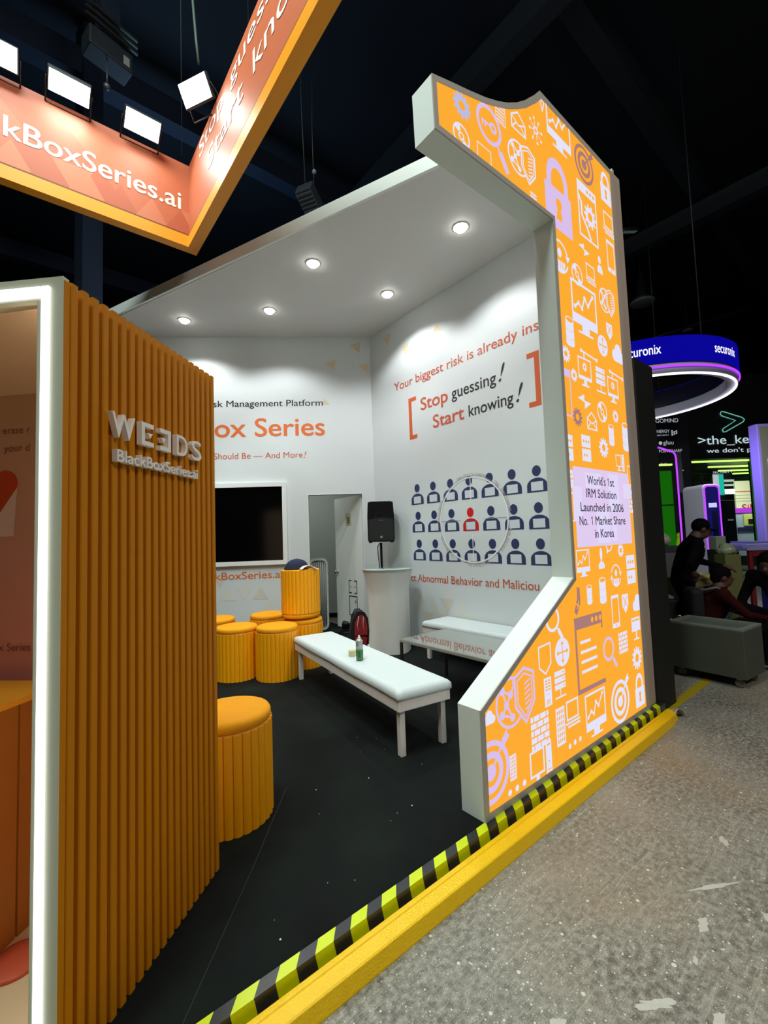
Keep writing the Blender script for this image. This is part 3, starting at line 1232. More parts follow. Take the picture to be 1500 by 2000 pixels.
ICONS = [('gear', 0.088, 3.99, 0.148, 'L'),
         ('magnifier_key', 0.375, 3.974, 0.361, 'P'),
         ('disc', 0.071, 3.797, 0.146, 'W'),
         ('document', 0.463, 4.17, 0.13, 'W'),
         ('envelope', 0.662, 4.229, 0.172, 'W'),
         ('hub', 0.874, 4.302, 0.209, 'W'),
         ('monitor_chart', 1.199, 4.5, 0.354, 'W'),
         ('shield_half', 0.978, 4.558, 0.098, 'W'),
         ('target', 1.589, 4.452, 0.338, 'B'),
         ('globe_shield', 0.691, 3.98, 0.284, 'W'),
         ('padlock', 1.132, 3.974, 0.547, 'P'),
         ('browser_gear', 1.585, 4.035, 0.452, 'W'),
         ('padlock', 1.943, 4.433, 0.282, 'W'),
         ('laptop', 1.954, 4.112, 0.208, 'W'),
         ('phone', 1.96, 3.829, 0.273, 'W'),
         ('square', 0.276, 3.786, 0.134, 'W'),
         ('grid', 0.797, 3.777, 0.09, 'W'),
         ('bolt', 1.485, 3.702, 0.097, 'W'),
         ('cycle', 1.101, 3.502, 0.266, 'W'),
         ('disc', 1.344, 3.455, 0.166, 'W'),
         ('laptop', 1.562, 3.535, 0.166, 'W'),
         ('user', 1.736, 3.68, 0.144, 'W'),
         ('monitor_chart', 1.428, 3.197, 0.407, 'W'),
         ('globe_shield', 1.832, 3.402, 0.246, 'W'),
         ('cylinder', 1.181, 2.975, 0.223, 'W'),
         ('shield_x', 1.833, 3.157, 0.145, 'W'),
         ('compass', 1.694, 3.002, 0.17, 'W'),
         ('cloud', 1.96, 2.997, 0.182, 'W'),
         ('gear', 1.103, 2.794, 0.114, 'W'),
         ('gear', 1.201, 2.661, 0.091, 'W'),
         ('monitor_gear', 1.369, 2.741, 0.28, 'W'),
         ('rack', 1.617, 2.702, 0.209, 'W'),
         ('monitor_gear', 1.829, 2.691, 0.267, 'W'),
         ('frame', 1.091, 2.516, 0.336, 'P'),
         ('bolt', 1.337, 2.492, 0.11, 'W'),
         ('gear', 1.215, 2.36, 0.133, 'B'),
         ('envelope', 1.429, 2.353, 0.159, 'W'),
         ('disc', 1.609, 2.459, 0.162, 'W'),
         ('gear', 1.84, 2.458, 0.101, 'W'),
         ('cylinder', 1.743, 2.296, 0.175, 'W'),
         ('gear', 1.595, 2.179, 0.148, 'W'),
         ('cylinder', 2.01, 2.312, 0.242, 'W'),
         ('rack_dots', 1.316, 2.146, 0.207, 'W'),
         ('desktop', 1.868, 2.087, 0.148, 'W'),
         ('rack_dots', 1.059, 2.127, 0.196, 'W'),
         ('rack_dots', 1.054, 1.91, 0.134, 'W'),
         ('monitor_chart', 1.166, 1.328, 0.194, 'W'),
         ('pawn', 1.436, 1.347, 0.158, 'W'),
         ('bubble', 1.573, 1.435, 0.123, 'W'),
         ('gear', 1.769, 1.392, 0.101, 'W'),
         ('cycle', 1.66, 1.207, 0.185, 'W'),
         ('rack_dots', 1.933, 1.234, 0.244, 'W'),
         ('cylinder', 1.226, 1.111, 0.139, 'W'),
         ('cylinder', 1.428, 1.119, 0.193, 'W'),
         ('tag', 1.051, 1.086, 0.187, 'B'),
         ('phone', 1.612, 0.945, 0.24, 'W'),
         ('shield_x', 1.788, 0.984, 0.154, 'W'),
         ('cloud', 2.006, 0.957, 0.152, 'W'),
         ('magnifier', 0.754, 0.981, 0.221, 'W'),
         ('browser', 1.19, 0.729, 0.496, 'B'),
         ('magnifier', 1.485, 0.663, 0.242, 'P'),
         ('bricks', 1.707, 0.701, 0.17, 'W'),
         ('monitor', 1.954, 0.77, 0.198, 'W'),
         ('gear', 1.935, 0.538, 0.172, 'W'),
         ('shield', 0.622, 0.787, 0.178, 'W'),
         ('compass', 0.826, 0.794, 0.176, 'W'),
         ('globe_shield', 0.322, 0.629, 0.334, 'P'),
         ('tower', 0.636, 0.594, 0.169, 'W'),
         ('rack', 0.779, 0.602, 0.175, 'W'),
         ('monitor_chart', 1.215, 0.31, 0.299, 'W'),
         ('target', 1.609, 0.305, 0.335, 'W'),
         ('padlock', 1.943, 0.295, 0.257, 'W'),
         ('bricks', 0.532, 0.399, 0.209, 'W'),
         ('building', 0.757, 0.357, 0.225, 'W'),
         ('laptop', 0.907, 0.4, 0.179, 'W'),
         ('target', 0.077, 0.339, 0.344, 'P'),
         ('building', 0.253, 0.287, 0.132, 'W'),
         ('dot', 0.214, 0.168, 0.033, 'W'),
         ('dot', 0.28, 0.169, 0.034, 'W'),
         ('dot', 0.349, 0.171, 0.035, 'W'),
         ('desktop', 0.524, 0.214, 0.219, 'W'),
         ('dot', 0.851, 0.207, 0.033, 'W'),
         ('dot', 0.916, 0.212, 0.034, 'W'),
         ('dot', 0.983, 0.213, 0.034, 'W'),
         ('cloud', 0.064, 0.597, 0.083, 'W'),
         ('bricks', 2.013, 1.778, 0.2, 'W'),
         ('square', 2.078, 1.993, 0.164, 'W'),
         ('square', 1.052, 1.718, 0.199, 'W')]
COLS = {'W': 0, 'P': 1, 'L': 2, 'B': 3, 'O': 4}
pan_tri = [[PAN[i] for i in t] for t in tessellate_polygon([[Vector((x, z, 0)) for x, z in PAN]])]


def area2(p):
    return sum(p[i][0] * p[(i + 1) % len(p)][1] - p[(i + 1) % len(p)][0] * p[i][1] for i in range(len(p)))


pan_tri = [t if area2(t) > 0 else t[::-1] for t in pan_tri]


def clip(poly, conv):
    for i in range(len(conv)):
        (ax, ay), (bx, by) = conv[i], conv[(i + 1) % len(conv)]
        out = []
        for k in range(len(poly)):
            p, q = poly[k], poly[(k + 1) % len(poly)]
            sp = (bx - ax) * (p[1] - ay) - (by - ay) * (p[0] - ax)
            sq = (bx - ax) * (q[1] - ay) - (by - ay) * (q[0] - ax)
            if sp >= 0:
                out.append(p)
            if (sp >= 0) != (sq >= 0):
                t = sp / (sp - sq)
                out.append((p[0] + (q[0] - p[0]) * t, p[1] + (q[1] - p[1]) * t))
        poly = out
        if len(poly) < 3:
            return []
    return poly


def near_edge(x, z, r):
    for i in range(len(PAN)):
        (ax, az), (bx, bz) = PAN[i], PAN[(i + 1) % len(PAN)]
        dx, dz = bx - ax, bz - az
        t = max(0, min(1, ((x - ax) * dx + (z - az) * dz) / (dx * dx + dz * dz)))
        if (ax + t * dx - x) ** 2 + (az + t * dz - z) ** 2 < r * r:
            return True
    return False


mb = MB()
for name, u, z, h, c in ICONS:
    ic = globals()['i_' + name]()
    edge = near_edge(u, z, h * 1.0)
    for layer, cc, poly in ic.p:
        q = [(u + x * h, z + y * h) for x, y in poly]
        if area2(q) < 0:
            q = q[::-1]
        for qq in ([clip(q, t) for t in pan_tri] if edge else [q]):
            if len(qq) >= 3:
                flat(mb, qq, -.0022 - .0008 * layer, COLS[cc or c])
mb.build('icon_print', [box_white, box_pink, box_blue, box_brown, box_orange], arch)
# the pale caption panel
mb = MB()
cap = [(1.095, 1.440), (1.985, 1.440), (1.985, 2.005), (1.095, 2.000)]
flat(mb, cap, -.0050, 0)
for x0, x1, z0, z1, cc in ((1.07, 1.20, 1.62, 1.86, 1), (1.26, 1.50, 1.86, 1.97, 1), (1.62, 1.80, 1.70, 1.98, 1), (1.88, 2.03, 1.80, 1.92, 1), (1.40, 1.60, 1.46, 1.70, 1), (1.64, 1.72, 1.47, 1.62, 1)):
    flat(mb, [(x0, z0), (x1, z0), (x1, z1), (x0, z1)], -.0056, cc)
mb.build('caption_panel', [glow('lightbox_lilac', (224, 204, 240), 1.0), glow('lightbox_lilac_pale', (226, 216, 248), 1.0)], arch)
for s, a, b, z in (("World's", 1.289, 1.575, 1.885), ('st', 1.650, 1.721, 1.885), ('IRM Solution', 1.26, 1.746, 1.79), ('Launched in 2006', 1.168, 1.861, 1.69), ('No.', 1.142, 1.262, 1.593), ('Market Share', 1.375, 1.880, 1.593), ('in Korea', 1.354, 1.663, 1.500)):
    mb = MB()
    put_text(mb, s, a, b, z, .062, y=-.0064, bold=.012)
    if s == "World's":
        digit_one(mb, 1.622, 1.885, .062, .0085, -.0064)
    if s == 'No.':
        digit_one(mb, 1.325, 1.593, .062, .0085, -.0064)
    mb.build('lettering', glow('lightbox_text', (72, 66, 92), .8), arch)

# wall end (pilaster) beside the arch, and the black flank wall beyond it
post = struct(MB().box(2.10, 2.285, .012, .17, CZ, 4.69).box(2.10, 2.135, -.004, .012, CZ, 4.69).build('trim_post', post_brown))
struct(MB().prism([(2.285, .004), (2.69, .004), (2.69, 3.05), (2.285, 3.05)], -.005, .06).build('wall_flank', mat('flank_black', (13, 13, 13), .6)))

# ================================================================== SLATTED PARTITION WITH LIT ALCOVE
PC = Vector((-1.727, .055, 0))
A_SL = radians(42.0)
A_FR = radians(-44.72)
part = thing('slat_partition', 'orange slatted partition block with white lit frame and raised white lettering', 'partition', PC, A_SL)
# local x along the slats (away), local y into the block
DEP, WID, TOP = .80, 1.55, 2.345
mb = MB()
mb.box(.034, DEP - .012, .0305, .05, CZ, TOP - .012)
mb.box(DEP - .06, DEP - .012, .05, WID, CZ, TOP - .012)
mb.box(.034, DEP - .012, WID, WID + .04, CZ, TOP - .012)
mb.box(.034, DEP - .06, .05, WID, TOP - .06, TOP - .012)
mb.build('core', mat('core_cream', (226, 196, 160), .6), part)
for k in range(20):
    x = .0305 + k * .0404 - .002
    w = .0262
    pts = [(x, .0245), (x, .003), (x + .003, .0), (x + w - .003, .0), (x + w, .003), (x + w, .0245)]
    MB().prismz(pts, CZ, TOP + .004).build('slat', orange_slat, part, bevel=.0012, seg=1)
MB().box(.02, DEP - .004, .0248, .030, CZ, TOP - .006).build('backing', orange_core, part)
MB().box(0, .0245, .0, .05, CZ, TOP).build('corner_strip', orange_slat, part, bevel=.003)
# raised letters
def letter(name, body, x0, x1, mirror=False):
    mb = MB()
    put_text(mb, body, x0, x1, 1.914, .082, y=-.0102, bold=.004, depth=.02, mirror=mirror)
    return mb.build(name, letter_white, part, bevel=.0012, seg=1)


letter('letter', 'W', .165, .270)
letter('letter', 'D', .503, .575)
letter('letter', 'S', .605, .676)
for x0, flip in ((.302, False), (.402, True)):
    mb = MB()
    w, t = .064, .017
    X = (lambda a: x0 + w - a) if flip else (lambda a: x0 + a)

    def pr(pts):
        q = [(X(a), z) for a, z in pts]
        if flip:
            q.reverse()
        mb.prism(q, -.0202, -.0002)

    pr([(0, 1.914), (t, 1.914), (t, 1.997), (0, 1.997)])
    pr([(t, 1.914), (w, 1.914), (w, 1.930), (t, 1.930)])
    pr([(t, 1.981), (w, 1.981), (w, 1.997), (t, 1.997)])
    pr([(.032, 1.962), (.045, 1.943), (.058, 1.962)])
    mb.build('letter', letter_white, part, bevel=.001, seg=1)
mb = MB()
put_text(mb, 'BlackBoxSeries.ai', .187, .648, 1.834, .040, y=-.0102, bold=.008, depth=.02)
mb.build('lettering', letter_white, part)

# lit front frame of the block, seen edge-on from the aisle
FA = A_FR - A_SL                     # local direction of the frame face
fr = MB()
UL = -1.50


def F(u, d, z):                      # along the frame (0 at the corner, negative left), into the alcove, up
    return (u * cos(FA) - d * sin(FA), u * sin(FA) + d * cos(FA), z)


def fbox(mb, u0, u1, d0, d1, z0, z1, m=0):
    vs = [F(u, d, z) for z in (z0, z1) for u, d in ((u0, d0), (u1, d0), (u1, d1), (u0, d1))]
    mb.add(vs, [(0, 3, 2, 1), (4, 5, 6, 7), (0, 1, 5, 4), (1, 2, 6, 5), (2, 3, 7, 6), (3, 0, 4, 7)], m)


frame_white = mat('frame_white', (206, 210, 186), .5)
fbox(fr, -.081, 0, 0, .022, CZ, 2.352)
fbox(fr, UL, UL + .081, 0, .022, CZ, 2.352)
fbox(fr, UL + .081, -.081, 0, .022, 2.285, 2.352)
fbox(fr, UL + .081, -.081, 0, .022, CZ, CZ + .07)
fr.build('frame', frame_white, part)
led = MB()
fbox(led, -.062, -.040, -.008, -.0003, CZ + .05, 2.322)
fbox(led, UL + .037, UL + .067, -.008, -.0003, CZ + .05, 2.322)
fbox(led, UL + .067, -.067, -.008, -.0003, 2.292, 2.322)
led.build('led_strip', glow('led_white', (255, 255, 255), 2.6), part)
inner = MB()
fbox(inner, -.098, -.086, .056, .066, CZ + .1, 2.25)
inner.build('inner_fill_strip', glow('fill_inner', (255, 240, 220), 13.0), part)  # hidden glowing strip, added to brighten the alcove
alc = MB()
fbox(alc, UL, -.085, .70, .73, CZ, 2.30, 0)


def grad_print():
    M = bpy.data.materials.new('alcove_print')
    M.use_nodes = True
    nt = M.node_tree
    b = nt.nodes['Principled BSDF']
    b.inputs['Roughness'].default_value = .55
    tc = nt.nodes.new('ShaderNodeTexCoord')
    sp = nt.nodes.new('ShaderNodeSeparateXYZ')
    nt.links.new(tc.outputs['Object'], sp.inputs[0])
    mr = nt.nodes.new('ShaderNodeMapRange')
    mr.inputs[1].default_value = 1.0
    mr.inputs[2].default_value = 2.2
    nt.links.new(sp.outputs['Z'], mr.inputs[0])
    r = nt.nodes.new('ShaderNodeValToRGB')
    r.color_ramp.elements[0].color = (*lin((214, 140, 132)), 1)
    r.color_ramp.elements[1].color = (*lin((196, 150, 116)), 1)
    nt.links.new(mr.outputs[0], r.inputs[0])
    nt.links.new(r.outputs[0], b.inputs['Base Color'])
    return M


alc.build('print_panel', grad_print(), part)
mb = MB()


def put_F(mb, body, u0, u1, z, cap, d, m, bold=0.0):
    t = MB()
    put_text(t, body, u0, u1, z, cap, y=0, bold=bold)
    mb.add([F(p[0], d - .002, p[2]) for p in t.v], t.f, m)


put_F(mb, 'erase r', None, -.790, 2.100, .034, .70, 0)
put_F(mb, 'your d', None, -.792, 2.015, .034, .70, 0)
put_F(mb, 'BlackBox Series', None, -.775, 1.098, .034, .70, 0)
pts = [(-1.20, 1.62), (-1.02, 1.62), (-.853, 1.845)] + [(-.915 + .066 * cos(radians(a)), 1.865 + .062 * sin(radians(a))) for a in range(0, 181, 20)] + [(-1.25, 1.927), (-1.25, 1.85)]
mb.add([F(u, .698, z) for u, z in pts], [list(range(len(pts)))], 1)
pts = [(-1.02, 1.619), (-.867, 1.619), (-.853, 1.845)]
mb.add([F(u, .6985, z) for u, z in pts], [(0, 1, 2)], 2)
mb.build('lettering', [mat('alcove_text', (134, 72, 48), .5), mat('alcove_red', (196, 62, 20), .5), mat('alcove_pale', (222, 190, 178), .5)], part)
# counter inside the alcove
cnt = thing('alcove_counter', 'orange and brown counter standing inside the lit alcove at the left edge', 'counter', PC, A_SL)
counter_side = mat('counter_side', (172, 102, 26), .5, vary=.04, scale=8)


def cb(mb, s0, s1, f0, f1, z0, z1):
    # s along the slats, f along the frame
    vs = []
    for z in (z0, z1):
        for s, f in ((s0, f0), (s0, f1), (s1, f1), (s1, f0)):
            a = F(f, 0, z)
            vs.append((a[0] + s, a[1], z))
    mb.add(vs, [(0, 3, 2, 1), (4, 5, 6, 7), (0, 1, 5, 4), (1, 2, 6, 5), (2, 3, 7, 6), (3, 0, 4, 7)])


mb = MB()
cb(mb, .16, .416, -1.15, -.567, CZ, .965)
cb(mb, .424, .62, -1.15, -.567, CZ, .965)
mb.build('body', counter_side, cnt)
mb = MB()
cb(mb, .15, .63, -1.16, -.565, .965, .988)
mb.build('top', mat('counter_top', (240, 166, 40), .35), cnt)
mb = MB()
mb.lathe([(.085, .0), (.085, .010), (.082, .013), (0, .013)], 32)
o = mb.build('floor_disc', mat('disc_red', (206, 92, 60), .5))
a = F(-.468, 0, 0)
q = Matrix.Rotation(A_SL, 4, 'Z') @ Vector((a[0] + .33, a[1], 0))
o.location = (PC.x + q.x, PC.y + q.y, CZ + .022)
tag(o, 'flat red round disc lying on the alcove floor below the counter', 'disc')
mb = MB()
fbox(mb, UL + .09, -.085, .055, .69, CZ + .0005, CZ + .02)
mb.build('alcove_floor', mat('alcove_floor', (226, 206, 168), .5), part)

# ================================================================== HANGING SIGN
SGN = Vector((-.422, 3.514, 0))
ZB, ZP, ZT = 4.90, 5.03, 5.875
SL = 3.6
sign = thing('hanging_sign', 'square orange hanging sign ring with white lettering and yellow lower band', 'sign', SGN)


LEFT_END, NEAR_END = -SL, -SL
# inner printed panels; left one faces the aisle side, right one faces left
mb = MB()
mb.box(LEFT_END, .06, .0, .04, ZP, ZT)
lp = mb.build('panel', sign_print, sign)
mb = MB()
mb.box(0.0, .04, NEAR_END, 0, ZP, ZT)
rp = mb.build('panel', sign_print, sign)
MB().box(LEFT_END - .04, LEFT_END, NEAR_END, .04, ZP, ZT).build('panel', sign_print, sign)
# angular tone patches of the print
mb = MB()
rt2 = random.Random(5)
for i in range(12):
    x = -SL + .15 + i * .29
    z0 = ZP + .0
    flat(mb, [(x, z0), (x + .34, z0), (x + .17, z0 + .28)], -.0010 - .00009 * i, i % 2)
    if rt2.random() < .5:
        flat(mb, [(x + .17, z0 + .28), (x + .34, z0), (x + .51, z0 + .28)], -.00104 - .00009 * i, (i + 1) % 2)
flat(mb, [(-1.05, ZP), (-.55, ZP), (-1.3, ZT), (-1.8, ZT)], -.0008, 1)
mb.build('print_shapes', [sign_light, sign_dark], sign)
mb = MB()
put_text(mb, 'BlackBoxSeries.ai', None, -.085, 5.318, .195, y=-.003, bold=.012)
mb.build('lettering', sign_white, sign)
mb = MB()
put_text(mb, 'Stop', .40, 1.14, 5.675, .165, y=-.003, bold=.006)
put_text(mb, 'guessing!', 1.32, 2.80, 5.675, .165, y=-.003, bold=.006)
mb.build('lettering', sign_white, sign, rotz=-pi / 2)
mb = MB()
put_text(mb, 'Start', .66, 1.62, 5.345, .20, y=-.003, bold=.006)
put_text(mb, 'knowing!', 1.83, 3.45, 5.345, .20, y=-.003, bold=.006)
mb.build('lettering', sign_white, sign, rotz=-pi / 2)
# lower band: box profile, slightly proud of the panels
mb = MB()
for (x0, x1, y0, y1) in ((LEFT_END - .09, .10, -.015, .09), (-.015, .10, NEAR_END, -.015), (LEFT_END - .09, LEFT_END + .015, NEAR_END, -.015)):
    mb.box(x0, x1, y0, y1, ZB, ZP)
mb.build('lower_band', sign_band, sign)
mb = MB()
for (x0, x1, y0, y1) in ((LEFT_END, -.012, -.012, -.001), (-.012, -.001, NEAR_END, -.012)):
    mb.box(x0, x1, y0, y1, ZP, ZP + .018)
mb.build('shadow_gap_strip', mat('gap_brown', (120, 62, 14), .6), sign)
for x, y in ((-.1, -.1), (-3.4, -.1), (-.1, -3.4), (-3.4, -3.4), (-1.7, .02), (.02, -1.7)):
    MB().tube([(x, y, ZT), (x, y, 10.9)], .004, 5).build('hanging_wire', hall_dark, sign)

# floodlights on the top edge
lens = glow('flood_lens', (244, 255, 250), 7.0)
fl_body = mat('flood_body', (60, 62, 64), .5, metal=.5)
FLAB = {0: 'bright floodlight at the right end of the left sign panel, nearest the corner', 1: 'bright slim floodlight second from the sign corner on the left panel',
        2: 'bright floodlight at the far left cut by the edge of the picture', 3: 'bright floodlight clamped on the right sign panel below the hanging cable'}
for k, (u, ang_z, tilt) in enumerate(((-.50, 0, 38), (-1.12, 0, 22), (-1.66, 0, 48), (-.86, -pi / 3, 55))):
    loc = Vector((SGN.x + u, SGN.y - .17, ZT + .06)) if k < 3 else Vector((SGN.x - .17, SGN.y + u, ZT + .06))
    t = thing('floodlight', FLAB[k], 'floodlight', loc, ang_z, 'floodlights along the hanging sign')
    R = Matrix.Rotation(radians(-tilt), 4, 'X')
    MB().box(-.17, .17, -.10, .10, -.005, .045, M=R).build('housing', fl_body, t, bevel=.008)
    MB().box(-.158, .158, -.09, .09, -.012, -.005, M=R).build('lens', lens, t)
    mb = MB()
    for s in (-1, 1):
        mb.tube([(s * .178, 0, .02), (s * .178, .10, .0), (s * .178, .17, -.10)], .007, 6)
    mb.tube([(-.178, .17, -.10), (.178, .17, -.10)], .007, 6)
    mb.build('bracket', fl_body, t)
    d = bpy.data.lights.new('flood_lamp', 'AREA')
    d.shape = 'RECTANGLE'
    d.size, d.size_y = .31, .17
    d.energy = P_FLOOD
    d.color = TINT
    d.spread = radians(165)
    o = bpy.data.objects.new('flood_lamp', d)
    COL.objects.link(o)
    o.parent = t
    o.matrix_basis = R @ Matrix.Translation((0, 0, -.016))

# ================================================================== DOWNLIGHTS
bulb = glow('downlight_bulb', (255, 253, 244), 22.0)
DLAB = ['small ceiling downlight farthest left, above the slats', 'ceiling downlight second from the left in the booth ceiling', 'ceiling downlight in the middle near the roof edge',
        'ceiling downlight above the right wall lettering', 'largest ceiling downlight, closest to the lightbox arch']
for k, (x, y) in enumerate(((-.123, 4.882), (.733, 3.95), (.699, 2.705), (1.796, 2.693), (1.629, 1.30))):
    t = thing('downlight', DLAB[k], 'ceiling light', (x, y, CEIL), 0, 'recessed downlights in the booth ceiling')
    MB().lathe([(.085, 0), (.085, -.006), (.078, -.010), (.066, -.008), (.060, 0.0)], 28).build('trim_ring', trim_white, t)
    MB().ball((0, 0, -.014), (.060, .060, .034), 20).build('bulb', bulb, t)
    d = bpy.data.lights.new('downlight_lamp', 'SPOT')
    d.energy = P_DOWN
    d.color = (.97, 1.0, .985)
    d.spot_size = radians(134)
    d.spot_blend = .45
    d.shadow_soft_size = .045
    o = bpy.data.objects.new('downlight_lamp', d)
    COL.objects.link(o)
    o.parent = t
    o.location = (0, 0, -.056)

# ================================================================== STOOLS
def make_stool(label):
    t = thing('stool', label, 'stool', (0, 0, 0), 0, 'round fluted orange stools')
    n = 30
    pts = []
    for k in range(n):
        a = 2 * pi * k / n
        for f, r in ((.0, .214), (.07, .2225), (.30, .2265), (.5, .228), (.70, .2265), (.93, .2225)):
            b = a + 2 * pi / n * f
            pts.append((r * cos(b), r * sin(b)))
    MB().prismz(pts, 0.0, .490).build('base', orange_stool, t)
    MB().lathe([(.212, .484), (.212, .496)], 48).build('underside', mat('stool_board', (232, 214, 180), .6), t)
    MB().lathe([(.200, .4905), (.216, .496), (.222, .510), (.221, .530), (.212, .545), (.190, .552), (.10, .556), (0, .557)], 48).build('cushion', orange_velvet, t)
    return t


def circ(x, y):
    p = hall(x, y)
    return (p.x, p.y, CZ)


st = make_stool('fluted orange stool in front at the left of the two by the white bench')
st.location = circ(-1.665, 4.865)
st.rotation_euler = (0, 0, .05)
copy_thing(st, circ(-1.21, 4.82), .4, 'fluted orange stool just left of the near end of the white bench')
copy_thing(st, circ(-1.0, 5.235), .9, 'fluted orange stool carrying the upturned stool on its cushion')
copy_thing(st, circ(-1.52, 5.62), .3, 'fluted orange stool behind the front pair, only its cushion showing')
copy_thing(st, circ(-2.10, 5.40), .7, 'fluted orange stool half hidden behind the slatted partition edge, at the back')
copy_thing(st, circ(-.885, 2.44), 1.1, 'large nearest orange stool standing against the slatted partition')
D = copy_thing(st, (0, 0, 0), 0, 'upturned orange stool stacked upside down with a dark cap on top')
pc = circ(-1.02, 5.215)
D.location = (pc[0], pc[1], CZ + .557 * 2)
D.rotation_euler = (pi, 0, .2)
# white base board of the upturned stool
TOPZ = CZ + 1.114
cl = thing('cap', 'dark navy knitted cap lying on the upturned stool', 'cap', (pc[0], pc[1], TOPZ))
mb = MB()
mb.lathe([(.145, 0), (.150, .02), (.142, .05), (.115, .09), (.07, .118), (.0, .128)], 28, sx=1.0, sy=.8)
o = mb.build('crown', mat('cap_navy', (18, 24, 58), .85, bump=.4, bscale=40), cl, subsurf=1)
MB().lathe([(.152, 0), (.158, .012), (.152, .026), (.145, .03)], 28, sy=.8).build('rolled_rim', mat('cap_rim', (14, 18, 44), .85), cl)
cl.location = Vector((pc[0], pc[1], TOPZ)) + ex * -.05 + ey * .05
mb = MB()
rc = random.Random(2)
N_ = 12
g = [((i / N_ - .5) * .20, (j / N_ - .5) * .14, .006 + .045 * abs(sin(3.1 * i / N_ + 1.3 * j / N_)) * (1 - abs(2 * i / N_ - 1) ** 2) + .006 * rc.random()) for i in range(N_ + 1) for j in range(N_ + 1)]
fs = [(i * (N_ + 1) + j, (i + 1) * (N_ + 1) + j, (i + 1) * (N_ + 1) + j + 1, i * (N_ + 1) + j + 1) for i in range(N_) for j in range(N_)]
mb.add(g, fs, 0, True)
o = mb.build('cloth', mat('cloth_cream', (226, 222, 208), .8))
o.location = Vector((pc[0], pc[1], TOPZ + .002)) + ex * .115 - ey * .10
o.rotation_euler = (0, 0, -.4)
md = o.modifiers.new('thickness', 'SOLIDIFY')
md.thickness = .004
tag(o, 'crumpled cream cloth beside the dark cap on the upturned stool', 'cloth')

# ================================================================== BENCHES
def make_bench(label):
    t = thing('bench', label, 'bench', (0, 0, 0), 0, 'white padded benches')
    L_, W_ = 2.06, .43
    mb = MB()
    mb.box(-L_ / 2 + .004, L_ / 2 - .004, -W_ / 2 + .004, W_ / 2 - .004, .352, .366)
    MBf = MB()
    for (x0, x1, y0, y1) in ((-L_ / 2, L_ / 2, -W_ / 2, -W_ / 2 + .022), (-L_ / 2, L_ / 2, W_ / 2 - .022, W_ / 2), (-L_ / 2, -L_ / 2 + .022, -W_ / 2 + .022, W_ / 2 - .022), (L_ / 2 - .022, L_ / 2, -W_ / 2 + .022, W_ / 2 - .022)):
        MBf.box(x0, x1, y0, y1, .302, .372)
    MBf.build('apron', bench_wood, t, bevel=.003)
    mb.build('seat_board', bench_wood, t, bevel=.003)
    # padded cushion, softly domed with a slightly wavy lower edge
    nx, ny = 42, 10
    vs, fs = [], []
    rr = random.Random(8)
    prof = [(0.0, .374), (.008, .380), (.010, .392), (.008, .418), (-.004, .433), (-.013, .4392)]
    for i in range(nx + 1):
        for j in range(ny + 1):
            x = (-.5 + i / nx) * (L_ - .036)
            y = (-.5 + j / ny) * (W_ - .036)
            e = min(1, min(i, nx - i) / 3.0) * min(1, min(j, ny - j) / 2.0)
            vs.append((x, y, .4405 + .003 * e + .0010 * rr.random() + .0016 * sin(x * 5)))
    q = lambda i, j: i * (ny + 1) + j
    fs = [(q(i, j), q(i + 1, j), q(i + 1, j + 1), q(i, j + 1)) for i in range(nx) for j in range(ny)]
    loop = [(i, 0) for i in range(nx)] + [(nx, j) for j in range(ny)] + [(i, ny) for i in range(nx, 0, -1)] + [(0, j) for j in range(ny, 0, -1)]
    prev = [q(*c) for c in loop]
    for dx, z in reversed(prof):
        cur = []
        for (i, j) in loop:
            x = (-.5 + i / nx) * (L_ + 2 * dx)
            y = (-.5 + j / ny) * (W_ + 2 * dx)
            zz = z + (.004 * sin(x * 7 + y * 3) if z < .385 else 0)
            vs.append((x, y, zz))
            cur.append(len(vs) - 1)
        n = len(loop)
        fs += [(prev[k], cur[k], cur[(k + 1) % n], prev[(k + 1) % n]) for k in range(n)]
        prev = cur
    fs.append(list(reversed(prev)))
    cm = MB()
    cm.add(vs, fs, 0, True)
    cm.build('cushion', cushion_white, t)
    for sx in (-1, 1):
        for sy in (-1, 1):
            cx, cy = sx * (L_ / 2 - .05), sy * (W_ / 2 - .045)
            MB().box(cx - .0225, cx + .0225, cy - .02, cy + .02, 0, .352).build('leg', bench_wood, t, bevel=.003)
    return t


b1 = make_bench('white padded bench in the middle holding the green spray can')
p0, p1 = hall(.235, 3.045), hall(-.81, 4.816)
c = (p0 + p1) / 2
b1.location = (c.x, c.y, CZ)
b1.rotation_euler = (0, 0, atan2(p1.y - p0.y, p1.x - p0.x))
copy_thing(b1, (2.105, 1.34, CZ), -pi / 2, 'white padded bench behind the glass table along the right wall')

